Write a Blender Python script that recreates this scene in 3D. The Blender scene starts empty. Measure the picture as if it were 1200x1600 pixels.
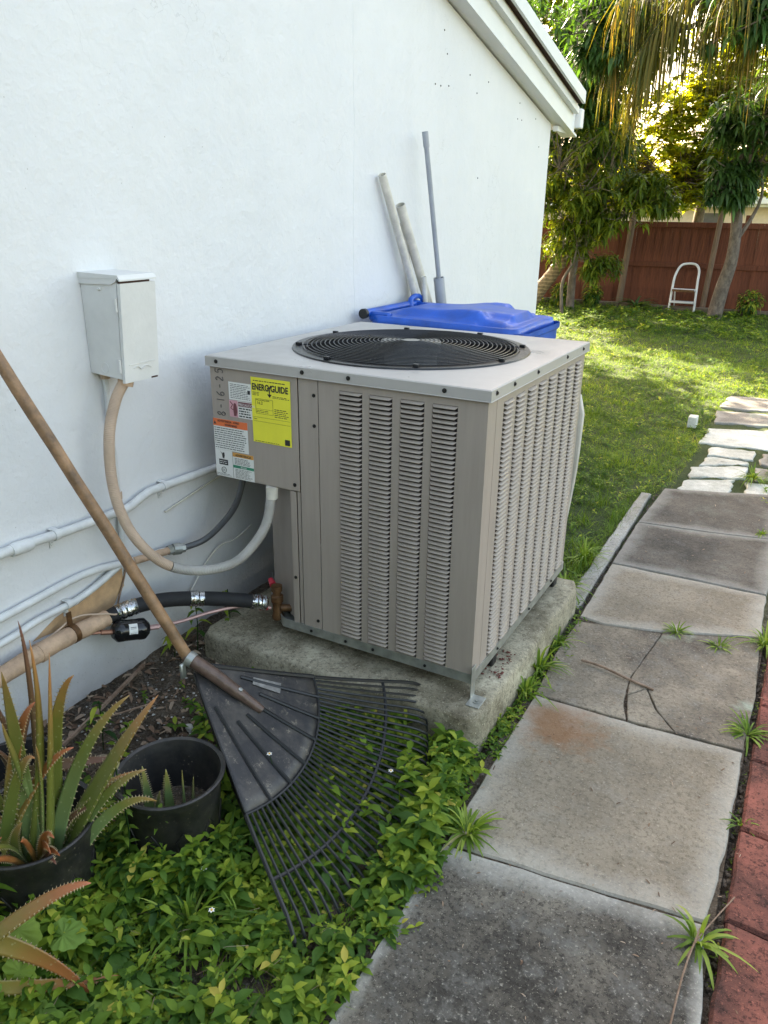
import bpy, math, random
import numpy as np
from mathutils import Vector, Matrix
random.seed(7); rng = np.random.default_rng(7)
S = bpy.context.scene; COL = S.collection; PI = math.pi

# ------------------------------------------------------------------ camera, sky, sun, exposure
cd = bpy.data.cameras.new('camera'); cam = bpy.data.objects.new('camera', cd); COL.objects.link(cam)
tilt, roll, yaw = 0.3722, 0.0141, -0.4993
f = Vector((math.sin(yaw)*math.cos(tilt), math.cos(yaw)*math.cos(tilt), -math.sin(tilt)))
r0 = Vector((math.cos(yaw), -math.sin(yaw), 0)); u0 = r0.cross(f)
rt = r0*math.cos(roll)+u0*math.sin(roll); up = -r0*math.sin(roll)+u0*math.cos(roll)
cam.matrix_world = Matrix(((rt.x, up.x, -f.x, .6916), (rt.y, up.y, -f.y, -1.816), (rt.z, up.z, -f.z, 1.2858), (0, 0, 0, 1)))
cd.sensor_fit = 'HORIZONTAL'; cd.sensor_width = 36; cd.lens = 1203.87/1200*36; cd.clip_start = .02; cd.clip_end = 400
S.camera = cam
SUN_EL, SUN_AZ = math.radians(30), math.radians(-50)          # azimuth measured from +Y towards +X
W = bpy.data.worlds.new('World'); S.world = W; W.use_nodes = True; nt = W.node_tree; nt.nodes.clear()
sky = nt.nodes.new('ShaderNodeTexSky'); sky.sky_type = 'NISHITA'; sky.sun_disc = False
sky.sun_elevation = SUN_EL; sky.sun_rotation = SUN_AZ; sky.dust_density = 3.0; sky.air_density = 1.0; sky.ozone_density = .6
mx = nt.nodes.new('ShaderNodeMixRGB'); mx.blend_type = 'MULTIPLY'; mx.inputs[0].default_value = 1
mx.inputs[2].default_value = (1.0, .845, .665, 1)
bg = nt.nodes.new('ShaderNodeBackground'); bg.inputs[1].default_value = .15
wo = nt.nodes.new('ShaderNodeOutputWorld')
nt.links.new(sky.outputs[0], mx.inputs[1]); nt.links.new(mx.outputs[0], bg.inputs[0]); nt.links.new(bg.outputs[0], wo.inputs[0])
sl = bpy.data.lights.new('sun', 'SUN'); sl.energy = 5.0; sl.angle = math.radians(.5); sl.color = (1, .86, .64)
so = bpy.data.objects.new('sun', sl); COL.objects.link(so)
sd = Vector((math.sin(SUN_AZ)*math.cos(SUN_EL), math.cos(SUN_AZ)*math.cos(SUN_EL), math.sin(SUN_EL)))
so.rotation_euler = sd.to_track_quat('Z', 'Y').to_euler(); so.location = sd*50
S.view_settings.view_transform = 'Standard'; S.view_settings.look = 'None'; S.view_settings.gamma = 1
S.view_settings.exposure = 3.0
S.render.engine = 'CYCLES'
S.cycles.max_bounces = 8; S.cycles.transparent_max_bounces = 8

# ------------------------------------------------------------------ helpers
def wloc(o):
    v = Vector((0, 0, 0))
    while o is not None: v += o.location; o = o.parent
    return v
def mesh(name, verts, faces, m=None, parent=None, smooth=False, attr=None):
    verts = np.asarray(verts, dtype=np.float64).reshape(-1, 3)
    off = wloc(parent) if parent else Vector((0, 0, 0))
    if parent is None and len(verts):
        mn, mxv = verts.min(0), verts.max(0); off = Vector(((mn[0]+mxv[0])/2, (mn[1]+mxv[1])/2, mn[2]))
    me = bpy.data.meshes.new(name)
    V = verts-np.array(off)
    if isinstance(faces, np.ndarray):
        n, k = faces.shape
        me.vertices.add(len(V)); me.vertices.foreach_set('co', V.ravel())
        me.loops.add(n*k); me.loops.foreach_set('vertex_index', faces.ravel().astype(np.int32))
        me.polygons.add(n); me.polygons.foreach_set('loop_start', np.arange(0, n*k, k, dtype=np.int32))
        me.update(calc_edges=True)
    else:
        me.from_pydata([tuple(v) for v in V], [], [tuple(q) for q in faces]); me.update()
    if smooth: me.polygons.foreach_set('use_smooth', [True]*len(me.polygons))
    if attr:
        for k_, val in attr.items():
            a = me.attributes.new(k_, 'FLOAT', 'POINT'); a.data.foreach_set('value', np.asarray(val, dtype=np.float32))
    o = bpy.data.objects.new(name, me); COL.objects.link(o)
    if m: me.materials.append(m)
    if parent: o.parent = parent
    else: o.location = off
    return o
def thing(name, label, cat, loc=(0, 0, 0), group=None):
    o = bpy.data.objects.new(name, None); COL.objects.link(o); o.location = loc; o.empty_display_size = .05
    o['label'] = label; o['category'] = cat
    if group: o['group'] = group
    return o
def tag(o, label=None, cat=None, group=None, kind=None):
    if label: o['label'] = label
    if cat: o['category'] = cat
    if group: o['group'] = group
    if kind: o['kind'] = kind
    return o
class MB:
    def __init__(s): s.v = []; s.f = []
    def add(s, v, f):
        b = len(s.v); s.v += [tuple(p) for p in v]; s.f += [tuple(i+b for i in q) for q in f]; return s
    def box(s, x0, x1, y0, y1, z0, z1, bev=0):
        if bev <= 0:
            v = [(x, y, z) for z in (z0, z1) for y in (y0, y1) for x in (x0, x1)]
            return s.add(v, [(0, 2, 3, 1), (4, 5, 7, 6), (0, 1, 5, 4), (2, 6, 7, 3), (0, 4, 6, 2), (1, 3, 7, 5)])
        b = bev; v = []; idx = {}
        c = ((x0, x1), (y0, y1), (z0, z1)); fs = []
        for sx in (0, 1):
            for sy in (0, 1):
                for sz in (0, 1):
                    P = [c[0][sx], c[1][sy], c[2][sz]]; d = [(b, -b)[sx], (b, -b)[sy], (b, -b)[sz]]
                    for ax in range(3):
                        q = [P[i] if i == ax else P[i]+d[i] for i in range(3)]
                        idx[(sx, sy, sz, ax)] = len(v); v.append(q)
        for sx in (0, 1):
            for sy in (0, 1):
                for sz in (0, 1):
                    fs.append(tuple(idx[(sx, sy, sz, a)] for a in range(3)))
        sg = [(0, 0), (1, 0), (1, 1), (0, 1)]
        for ax in range(3):
            o1, o2 = [(1, 2), (0, 2), (0, 1)][ax]
            for e in (0, 1):
                q = []
                for a_, b_ in sg:
                    k = [0, 0, 0]; k[ax] = e; k[o1] = a_; k[o2] = b_; q.append(idx[(*k, ax)])
                fs.append(tuple(q))
            for a_, b_ in sg:                       # edges along ax
                k0 = [0, 0, 0]; k0[o1] = a_; k0[o2] = b_; k1 = list(k0); k1[ax] = 1
                fs.append((idx[(*k0, o1)], idx[(*k1, o1)], idx[(*k1, o2)], idx[(*k0, o2)]))
        return s.add(v, fs)
    def tube(s, pts, r, n=10, caps=True, closed=False):
        pts = [Vector(p) for p in pts]; rs = r if isinstance(r, (list, tuple)) else [r]*len(pts)
        t0 = (pts[1]-pts[0]).normalized(); a = t0.orthogonal().normalized(); v = []; m = len(pts)
        for i, p in enumerate(pts):
            if closed: t = (pts[(i+1) % m]-pts[i-1]).normalized()
            else: t = (pts[min(i+1, m-1)]-pts[max(i-1, 0)]).normalized()
            a = (a-t*a.dot(t)).normalized(); b = t.cross(a)
            for k in range(n):
                th = 2*PI*k/n; v.append(p+(a*math.cos(th)+b*math.sin(th))*rs[i])
        fs = []
        for i in range(m if closed else m-1):
            j = (i+1) % m
            for k in range(n): fs.append((i*n+k, i*n+(k+1) % n, j*n+(k+1) % n, j*n+k))
        if caps and not closed: fs += [tuple(range(n))[::-1], tuple((m-1)*n+k for k in range(n))]
        return s.add(v, fs)
    def lathe(s, c, prof, n=32, axis=(0, 0, 1)):
        ax = Vector(axis).normalized(); a = ax.orthogonal().normalized() if abs(ax.z) < .99 else Vector((1, 0, 0)); b = ax.cross(a); c = Vector(c); v = []
        for (r, h) in prof:
            for k in range(n):
                th = 2*PI*k/n; v.append(c+ax*h+(a*math.cos(th)+b*math.sin(th))*r)
        fs = [(i*n+k, i*n+(k+1) % n, (i+1)*n+(k+1) % n, (i+1)*n+k) for i in range(len(prof)-1) for k in range(n)]
        return s.add(v, fs)
    def prism(s, poly, z0, z1, ch=0):
        n = len(poly); P = [Vector((p[0], p[1])) for p in poly]; ar = sum(P[i].x*P[(i+1) % n].y-P[(i+1) % n].x*P[i].y for i in range(n))
        if ar < 0: P = P[::-1]
        v = [(p.x, p.y, z0) for p in P]+[(p.x, p.y, z1-ch) for p in P]; fs = []
        for i in range(n): fs.append((i, (i+1) % n, n+(i+1) % n, n+i))
        if ch > 0:
            for i in range(n):
                d1 = (P[i]-P[i-1]).normalized(); d2 = (P[(i+1) % n]-P[i]).normalized()
                nn = Vector((-(d1.y+d2.y), d1.x+d2.x)); nn = nn.normalized() if nn.length > 1e-6 else Vector((0, 0))
                q = P[i]+nn*ch*1.1; v.append((q.x, q.y, z1))
            for i in range(n): fs.append((n+i, n+(i+1) % n, 2*n+(i+1) % n, 2*n+i))
            fs.append(tuple(2*n+i for i in range(n)))
        else: fs.append(tuple(n+i for i in range(n)))
        fs.append(tuple(range(n))[::-1])
        return s.add(v, fs)
    def extr(s, poly, axis, a0, a1):
        """polygon in the two other axes, extruded along axis"""
        def P(p, t):
            return {'x': (t, p[0], p[1]), 'y': (p[0], t, p[1]), 'z': (p[0], p[1], t)}[axis]
        n = len(poly); v = [P(p, a0) for p in poly]+[P(p, a1) for p in poly]
        return s.add(v, [(i, (i+1) % n, n+(i+1) % n, n+i) for i in range(n)]+[tuple(range(n))[::-1], tuple(n+i for i in range(n))])
    def build(s, name, m=None, parent=None, smooth=False):
        o = mesh(name, s.v, s.f, m, parent, smooth)
        import bmesh
        bm = bmesh.new(); bm.from_mesh(o.data); bmesh.ops.recalc_face_normals(bm, faces=bm.faces); bm.to_mesh(o.data); bm.free()
        if smooth:
            try: o.data.set_sharp_from_angle(angle=math.radians(38))
            except Exception: pass
        return o
def spline(pts, n=8):
    P = [Vector(p) for p in pts]; out = []
    for i in range(len(P)-1):
        a = P[max(i-1, 0)]; b = P[i]; c = P[i+1]; d = P[min(i+2, len(P)-1)]
        for k in range(n):
            t = k/n; out.append(.5*((2*b)+(c-a)*t+(2*a-5*b+4*c-d)*t*t+(3*b-a-3*c+d)*t**3))
    out.append(P[-1]); return out

# ------------------------------------------------------------------ materials
def nodes(name):
    m = bpy.data.materials.new(name); m.use_nodes = True; t = m.node_tree; t.nodes.clear()
    return m, t, t.nodes, t.links
class N:
    """small node graph writer"""
    def __init__(s, name):
        s.m, s.t, s.n, s.l = nodes(name)
        s.tc = s.n.new('ShaderNodeTexCoord').outputs['Object']
        s.out = s.n.new('ShaderNodeOutputMaterial')
    def noise(s, scale, detail=4, rough=.6, vec=None, dist=0):
        q = s.n.new('ShaderNodeTexNoise'); q.inputs['Scale'].default_value = scale; q.inputs['Detail'].default_value = detail
        q.inputs['Roughness'].default_value = rough; q.inputs['Distortion'].default_value = dist
        s.l.new(vec or s.tc, q.inputs['Vector']); return q.outputs[0]
    def voro(s, scale, feature='F1', vec=None):
        q = s.n.new('ShaderNodeTexVoronoi'); q.feature = feature; q.inputs['Scale'].default_value = scale
        s.l.new(vec or s.tc, q.inputs['Vector']); return q.outputs['Distance']
    def mapv(s, scale=(1, 1, 1), loc=(0, 0, 0), rot=(0, 0, 0)):
        q = s.n.new('ShaderNodeMapping'); q.inputs['Scale'].default_value = scale; q.inputs['Location'].default_value = loc; q.inputs['Rotation'].default_value = rot
        s.l.new(s.tc, q.inputs[0]); return q.outputs[0]
    def ramp(s, fac, stops):
        q = s.n.new('ShaderNodeValToRGB'); e = q.color_ramp.elements
        while len(e) < len(stops): e.new(.5)
        for i, (p, c) in enumerate(stops):
            e[i].position = p; e[i].color = (c, c, c, 1) if isinstance(c, (int, float)) else (*c, 1)
        s.l.new(fac, q.inputs[0]); return q.outputs[0]
    def mix(s, fac, a, b, mode='MIX'):
        q = s.n.new('ShaderNodeMixRGB'); q.blend_type = mode
        for i, x in enumerate((fac, a, b)):
            if isinstance(x, (int, float)): q.inputs[i].default_value = x if i == 0 else (x, x, x, 1)
            elif isinstance(x, tuple): q.inputs[i].default_value = (*x, 1)
            else: s.l.new(x, q.inputs[i])
        return q.outputs[0]
    def math(s, op, a, b=0):
        q = s.n.new('ShaderNodeMath'); q.operation = op
        for i, x in enumerate((a, b)):
            if isinstance(x, (int, float)): q.inputs[i].default_value = x
            else: s.l.new(x, q.inputs[i])
        return q.outputs[0]
    def attr(s, name):
        q = s.n.new('ShaderNodeAttribute'); q.attribute_name = name; return q.outputs['Fac']
    def objrand(s): return s.n.new('ShaderNodeObjectInfo').outputs['Random']
    def sep(s, vec=None):
        q = s.n.new('ShaderNodeSeparateXYZ'); s.l.new(vec or s.tc, q.inputs[0]); return q.outputs
    def bump(s, h, strength=.3, dist=.01, prev=None):
        q = s.n.new('ShaderNodeBump'); q.inputs['Strength'].default_value = strength; q.inputs['Distance'].default_value = dist
        s.l.new(h, q.inputs['Height'])
        if prev: s.l.new(prev, q.inputs['Normal'])
        return q.outputs[0]
    def pbsdf(s, col, rough=.6, metal=0, bump=None, spec=.5, trans=0, coat=0, emit=None):
        q = s.n.new('ShaderNodeBsdfPrincipled')
        def put(k, x):
            i = q.inputs[k]
            if isinstance(x, tuple): i.default_value = (*x, 1)
            elif isinstance(x, (int, float)): i.default_value = x
            else: s.l.new(x, i)
        put('Base Color', col); put('Roughness', rough); put('Metallic', metal); put('Specular IOR Level', spec); put('Coat Weight', coat)
        if bump: s.l.new(bump, q.inputs['Normal'])
        return q.outputs[0]
    def end(s, sh): s.l.new(sh, s.out.inputs[0]); return s.m
def plain(name, col, rough=.5, metal=0, var=.12, scale=12, bump=.05, bscale=120, spec=.5):
    g = N(name); n = g.noise(scale, 5, .65)
    c = g.mix(g.ramp(n, [(.3, 0.), (.72, 1.)]), tuple(max(0, x*(1-var)) for x in col), tuple(min(1, x*(1+var*.6)) for x in col))
    b = g.bump(g.noise(bscale, 3), bump, .004)
    return g.end(g.pbsdf(c, g.ramp(g.noise(scale*2), [(.2, max(0, rough-.1)), (.8, min(1, rough+.1))]), metal, b, spec))

def m_stucco(name='painted_stucco', scuff=True):
    g = N(name)
    big = g.noise(1.3, 4, .6); st = g.noise(9, 5, .7, g.mapv((1, 1.0, .35)))
    c = g.mix(g.ramp(big, [(.3, 0.), (.75, 1.)]), (.665, .665, .675), (.715, .71, .715))
    c = g.mix(g.math('MULTIPLY', g.ramp(st, [(.45, 0.), (.8, 1.)]), .16), c, (.56, .55, .52))
    tp = g.ramp(g.noise(2.6, 3, .5, g.mapv((1, 1, 1.8))), [(.50, 0.), (.53, 1.)]); c = g.mix(g.math('MULTIPLY', tp, .10), c, (.60, .62, .66))
    # specks of dirt and small dark chips
    sp = g.voro(34); sm = g.ramp(sp, [(.035, 1.), (.07, 0.)]); den = g.ramp(g.noise(2.1, 3), [(.5, 0.), (.62, 1.)])
    c = g.mix(g.math('MULTIPLY', g.math('MULTIPLY', sm, den), .75), c, (.2, .16, .13))
    ck = g.n.new('ShaderNodeTexVoronoi'); ck.feature = 'DISTANCE_TO_EDGE'; ck.inputs['Scale'].default_value = 1.3; dv = g.n.new('ShaderNodeVectorMath'); dv.operation = 'ADD'; g.l.new(g.tc, dv.inputs[0]); nz = g.n.new('ShaderNodeTexNoise'); nz.inputs['Scale'].default_value = 4; nz.inputs['Detail'].default_value = 6; g.l.new(g.tc, nz.inputs['Vector']); g.l.new(nz.outputs['Color'], dv.inputs[1]); g.l.new(dv.outputs[0], ck.inputs['Vector'])
    crk = g.math('MULTIPLY', g.ramp(ck.outputs['Distance'], [(.0012, 1.), (.004, 0.)]), g.ramp(g.noise(1.7, 2), [(.5, 0.), (.6, 1.)]))
    c = g.mix(g.math('MULTIPLY', crk, .3), c, (.3, .29, .28))
    # splash dirt at the foot of the wall
    z = g.sep()[2]; foot = g.ramp(g.math('ADD', z, g.math('MULTIPLY', g.noise(9, 7, .8), .34)), [(.2, 1.), (.5, 0.)])
    c = g.mix(g.math('MULTIPLY', foot, .5), c, (.36, .31, .25))
    sp2 = g.ramp(g.voro(90), [(.06, 1.), (.12, 0.)]); foot2 = g.ramp(z, [(.12, 1.), (.3, 0.)])
    c = g.mix(g.math('MULTIPLY', g.math('MULTIPLY', sp2, foot2), .8), c, (.1, .075, .05))
    h = g.math('ADD', g.math('MULTIPLY', g.noise(38, 6, .62), .7), g.math('MULTIPLY', g.noise(9, 4, .6), 1.6))
    b = g.bump(h, .36, .010); b = g.bump(g.noise(190, 2), .14, .002, b)
    return g.end(g.pbsdf(c, .55, 0, b, .45))
STUCCO = m_stucco()
TRIM = plain('white_gloss_trim', (.72, .73, .72), .42, 0, .06, 6, .12, 30)
TRIMOLD = plain('aged_trim', (.62, .57, .5), .6, 0, .15, 8, .2, 60)
def m_concrete(name, light, dark, bias=.5, moss=0., rust=None, edge=.0, spk=.5):
    g = N(name); pos = g.n.new('ShaderNodeNewGeometry').outputs['Position']
    big = g.noise(3.1, 6, .62, pos); mid = g.noise(15, 6, .75, pos)
    k = g.math('ADD', g.math('MULTIPLY', big, .62), g.math('MULTIPLY', mid, .38))
    c = g.mix(g.ramp(k, [(bias-.11, 0.), (bias+.11, 1.)]), light, dark)
    fine = g.noise(85, 5, .85, pos); c = g.mix(g.math('MULTIPLY', g.ramp(fine, [(.50, 0.), (.6, 1.)]), spk), c, tuple(x*.33 for x in dark))
    gr = g.noise(120, 4, .8, pos); c = g.mix(g.math('MULTIPLY', g.ramp(gr, [(.59, 0.), (.64, 1.)]), .55), c, tuple(min(1, x*1.5) for x in light))
    bl = g.ramp(g.noise(38, 5, .8, pos, ), [(.56, 0.), (.7, 1.)]); c = g.mix(g.math('MULTIPLY', bl, .45), c, tuple(x*.5 for x in dark))
    if moss:
        mm = g.ramp(g.noise(2.4, 4, .6, pos, 1.0), [(.6, 0.), (.7, 1.)]); c = g.mix(g.math('MULTIPLY', mm, moss), c, (.36, .47, .36))
    if rust:
        q = g.n.new('ShaderNodeVectorMath'); q.operation = 'DISTANCE'; q.inputs[1].default_value = rust; g.l.new(pos, q.inputs[0])
        dd = g.math('ADD', q.outputs['Value'], g.math('MULTIPLY', g.math('SUBTRACT', g.noise(14, 6, .75, pos), .5), .34))
        c = g.mix(g.math('MULTIPLY', g.ramp(dd, [(.07, 1.), (.16, 0.)]), .7), c, (.23, .11, .045))
    if edge:   # lighter worn rim, stored per vertex
        c = g.mix(g.math('MULTIPLY', g.math('ADD', g.attr('rim'), g.math('MULTIPLY', g.math('SUBTRACT', mid, .5), 2.2)), edge), c, (.55, .53, .47))
    b = g.bump(g.noise(120, 4, .8, pos), .5, .003); b = g.bump(mid, .3, .006, b)
    return g.end(g.pbsdf(c, .9, 0, b, .3))
C_LIGHT = m_concrete('concrete_tan', (.29, .245, .182), (.17, .14, .10), .51, .0, (.235, .15, -.15), .35)
C_DARK = m_concrete('concrete_blackened', (.27, .24, .19), (.055, .048, .039), .42, .12, None, .5, .8)
C_CRACK = m_concrete('concrete_cracked', (.33, .28, .21), (.11, .09, .068), .47, .5, None, .5)
C_MOSS = m_concrete('concrete_dark_grey', (.15, .13, .105), (.045, .04, .034), .50, .08, None, .3)
C_WHITE = m_concrete('paver_white_painted', (.62, .62, .57), (.34, .34, .29), .52, .35, None, 0, .3)
C_GREY = m_concrete('paver_grey', (.24, .225, .2), (.12, .11, .1), .5, .3, None, .3)
C_PAD = m_concrete('pad_concrete', (.52, .47, .35), (.16, .135, .09), .47, .08, None, .0, .6)
C_KERB = m_concrete('kerb_concrete', (.42, .4, .35), (.25, .23, .19), .52, .1)
BRICK = m_concrete('red_paver', (.30, .105, .075), (.06, .03, .024), .50, 0, None, .0, .8)
def m_soil():
    g = N('soil'); pos = g.n.new('ShaderNodeNewGeometry').outputs['Position']
    c = g.mix(g.ramp(g.noise(5, 6, .7, pos), [(.35, 0.), (.65, 1.)]), (.06, .045, .032), (.17, .13, .09))
    c = g.mix(g.math('MULTIPLY', g.ramp(g.noise(60, 5, .8, pos), [(.5, 0.), (.66, 1.)]), .7), c, (.3, .27, .23))
    c = g.mix(g.math('MULTIPLY', g.ramp(g.noise(130, 3, .8, pos), [(.5, 0.), (.6, 1.)]), .7), c, (.025, .02, .015))
    y = g.sep(pos)[1]; far = g.ramp(g.math('MULTIPLY', y, .1), [(.09, 0.), (.16, 1.)])
    c = g.mix(g.math('MULTIPLY', far, .8), c, (.045, .075, .02))
    b = g.bump(g.noise(50, 6, .8, pos), .9, .02)
    return g.end(g.pbsdf(c, .95, 0, b, .2))
SOIL = m_soil()
def m_paint(name, col, rough=.42, dirt=.25, metal=.0, dcol=None):
    g = N(name); pos = g.tc
    v = g.mapv((14, 14, 1.2)); st = g.noise(3, 5, .7, v)
    c = g.mix(g.math('MULTIPLY', g.ramp(st, [(.42, 0.), (.75, 1.)]), dirt), col, dcol or tuple(x*.68 for x in col))
    c = g.mix(g.math('MULTIPLY', g.ramp(g.voro(60), [(.025, 1.), (.05, 0.)]), .35), c, tuple(x*.5 for x in col))
    b = g.bump(g.noise(260, 2), .1, .001); b = g.bump(g.noise(3.0, 2), .15, .01, b)
    return g.end(g.pbsdf(c, g.ramp(g.noise(8, 5), [(.3, rough-.08), (.7, rough+.12)]), metal, b, .5))
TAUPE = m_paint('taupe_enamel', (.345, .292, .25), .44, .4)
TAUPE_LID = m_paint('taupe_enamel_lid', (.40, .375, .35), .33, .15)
GALV = plain('galvanised_steel', (.42, .43, .4), .45, .75, .3, 30, .1)
SCREW = plain('dark_screw', (.03, .028, .025), .5, .6)
BLACKM = plain('black_coated_wire', (.018, .018, .02), .32, .3, .3, 40, .05)
DARKIN = plain('dark_interior', (.012, .011, .012), .8)
COIL = plain('coil_fins', (.06, .045, .05), .55, .3, .25, 60, .3, 400)
DUSTY = plain('dusty_motor_cap', (.36, .35, .31), .6, .1, .5, 40, .2)
WHITEP = plain('white_painted_metal', (.64, .63, .61), .45, 0, .08, 9, .18, 60)
WHITEPS = plain('white_painted_conduit', (.64, .64, .63), .42, 0, .16, 20, .2, 90)
DARKGAP = plain('rusty_gap', (.05, .022, .014), .8)
TANP = plain('tan_painted_pipe', (.52, .355, .235), .7, 0, .3, 22, .8, 70)
TANW = plain('bare_tan_stucco', (.55, .36, .2), .75, 0, .25, 18, .6, 70)
TANF = plain('flex_tan', (.50, .37, .27), .55, 0, .2, 14, .1)
GREYF = plain('flex_grey', (.40, .38, .35), .45, 0, .2, 14, .1)
DARKC = plain('dark_conduit', (.09, .09, .095), .45, 0, .2)
FOAM = plain('black_foam', (.014, .014, .016), .75, 0, .3, 30, .3, 120)
FOIL = plain('foil_tape', (.6, .6, .6), .25, 1, .5, 60, 1.0, 45)
GLOSSB = plain('gloss_black', (.01, .01, .011), .15)
COPPER = plain('aged_copper', (.34, .17, .11), .45, .6, .4, 30, .1)
COPPERP = plain('copper_lilac', (.42, .27, .25), .45, .4, .3, 30, .1)
BRASS = plain('aged_brass', (.15, .075, .03), .5, .5, .5, 60, .3)
REDCAP = plain('red_plastic_cap', (.55, .035, .06), .4)
BLUE = plain('blue_bin_plastic', (.010, .085, .45), .40, 0, .35, 9, .12, 60)
BLACKPL = plain('black_plastic', (.014, .014, .015), .5, 0, .4, 20, .12)
def m_pot():
    g = N('black_pot_plastic'); z = g.sep()[2]; c = g.mix(g.ramp(g.noise(9, 6, .75), [(.4, 0.), (.7, 1.)]), (.013, .013, .014), (.05, .045, .038))
    c = g.mix(g.math('MULTIPLY', g.ramp(g.voro(90), [(.12, 1.), (.2, 0.)]), g.ramp(g.noise(6, 3), [(.45, 0.), (.6, 1.)])), c, (.2, .17, .12))
    return g.end(g.pbsdf(c, g.ramp(g.noise(14, 5), [(.3, .3), (.7, .7)]), 0, g.bump(g.noise(40, 3), .12, .003), .5))
POTM = m_pot()
PVCW = plain('dusty_white_pvc', (.64, .6, .52), .5, 0, .25, 16, .1)
PVCG = plain('grey_pvc', (.33, .345, .38), .42, 0, .12, 16, .05)
WOODH = plain('weathered_handle', (.26, .15, .075), .55, 0, .55, 26, .5, 60)
LABELW = plain('white_label', (.72, .71, .68), .4, 0, .04)
YEL = plain('yellow_label', (.80, .74, .04), .4, 0, .08)
ORG = plain('orange_print', (.75, .16, .04), .4); ORY = plain('amber_print', (.62, .30, .06), .4)
PNK = plain('pink_print', (.62, .33, .37), .4); GRN = plain('green_print', (.02, .22, .12), .4); INK = plain('black_ink', (.02, .02, .02), .5)
MARK = plain('marker_ink', (.09, .08, .075), .6); MAROON = plain('maroon_print', (.16, .04, .05), .5)
CARD = plain('grey_weathered_sheet', (.5, .48, .42), .7, 0, .25, 8, .4, 50)
def m_rakeplate():
    g = N('muddy_black_plastic'); 
    c = g.mix(g.ramp(g.noise(7, 6, .75), [(.42, 0.), (.66, 1.)]), (.022, .021, .022), (.075, .066, .056))
    c = g.mix(g.math('MULTIPLY', g.ramp(g.noise(26, 7, .9), [(.57, 0.), (.66, 1.)]), .6), c, (.34, .29, .22))
    return g.end(g.pbsdf(c, .42, 0, g.bump(g.noise(70, 5), .2, .003), .5))
RAKEP = m_rakeplate()
def m_wood(name, col, var=.35, scale=(22, 22, 1.6)):
    g = N(name); n = g.noise(3, 6, .7, g.mapv(scale)); r = g.objrand()
    c = g.mix(g.ramp(n, [(.3, 0.), (.7, 1.)]), tuple(x*(1-var) for x in col), tuple(min(1, x*(1+var*.7)) for x in col))
    c = g.mix(g.math('MULTIPLY', r, .35), c, tuple(x*.55 for x in col))
    k = g.ramp(g.voro(5, vec=g.mapv((1, 1, .35))), [(.05, 1.), (.1, 0.)]); c = g.mix(g.math('MULTIPLY', k, .5), c, tuple(x*.3 for x in col))
    return g.end(g.pbsdf(c, .75, 0, g.bump(n, .3, .01), .3))
FENCEM = m_wood('red_brown_stained_boards', (.155, .05, .026), .5)
POSTM = m_wood('weathered_post', (.17, .115, .075)); TIMBER = m_wood('old_edging_timber', (.16, .12, .085), .4, (1.6, 22, 22))
def m_bark(name, a, b, ring=False):
    g = N(name); n = g.noise(18, 6, .75, g.mapv((1, 1, .5)))
    if ring:
        z = g.sep()[2]; w = g.math('SINE', g.math('ADD', g.math('MULTIPLY', z, 110), g.math('MULTIPLY', g.noise(5), 9)))
        n = g.mix(.2, n, g.ramp(w, [(0., 0.), (1., 1.)]))
    c = g.mix(g.ramp(n, [(.35, 0.), (.65, 1.)]), a, b)
    return g.end(g.pbsdf(c, .85, 0, g.bump(n, .6, .02), .25))
BARK = m_bark('grey_bark', (.075, .06, .05), (.2, .165, .135)); PALMB = m_bark('palm_bark', (.13, .09, .06), (.34, .25, .16), True)
TWIG = m_bark('dry_twig', (.16, .10, .065), (.35, .25, .18))
def m_leaf(name, stops, trans=.35, gloss=.45, tcol=None, veins=False):
    g = N(name); r = g.attr('rnd'); c = g.ramp(r, stops)
    if veins: c = g.mix(g.math('MULTIPLY', g.ramp(g.noise(60, 3), [(.4, 0.), (.7, 1.)]), .25), c, (.12, .16, .04))
    p = g.pbsdf(c, min(.75, gloss+.12), 0, None, .28)
    tr = g.n.new('ShaderNodeBsdfTranslucent'); g.l.new(g.mix(1.0, c, tcol or (1.6, 1.5, .5), 'MULTIPLY'), tr.inputs[0])
    mxs = g.n.new('ShaderNodeMixShader'); mxs.inputs[0].default_value = trans
    g.l.new(p, mxs.inputs[1]); g.l.new(tr.outputs[0], mxs.inputs[2]); return g.end(mxs.outputs[0])
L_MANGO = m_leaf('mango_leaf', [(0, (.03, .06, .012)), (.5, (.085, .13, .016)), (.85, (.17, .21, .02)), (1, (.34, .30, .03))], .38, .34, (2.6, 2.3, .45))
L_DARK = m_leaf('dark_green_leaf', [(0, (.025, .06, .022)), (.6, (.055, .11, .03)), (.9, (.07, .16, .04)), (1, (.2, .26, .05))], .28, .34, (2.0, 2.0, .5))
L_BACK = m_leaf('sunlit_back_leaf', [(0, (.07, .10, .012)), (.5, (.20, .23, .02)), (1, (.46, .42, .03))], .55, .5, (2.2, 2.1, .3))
L_PALM = m_leaf('palm_leaflet', [(0, (.035, .05, .012)), (.5, (.085, .09, .018)), (.85, (.15, .125, .025)), (1, (.33, .2, .06))], .4, .45, (1.5, 1.45, .4))
L_WEED = m_leaf('weed_leaf', [(0, (.02, .055, .011)), (.4, (.06, .13, .014)), (.7, (.17, .25, .02)), (.92, (.33, .37, .04)), (1, (.5, .42, .08))], .32, .5, (1.7, 1.7, .5))
L_GRASS = m_leaf('grass_blade', [(0, (.04, .09, .009)), (.5, (.13, .215, .014)), (.85, (.28, .37, .025)), (1, (.5, .43, .14))], .35, .45, (1.9, 1.8, .5))
L_TUFT = m_leaf('bright_tuft_blade', [(0, (.08, .15, .02)), (.6, (.17, .26, .03)), (.93, (.3, .38, .07)), (1, (.48, .42, .22))], .35, .4, (1.7, 1.7, .5))
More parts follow.
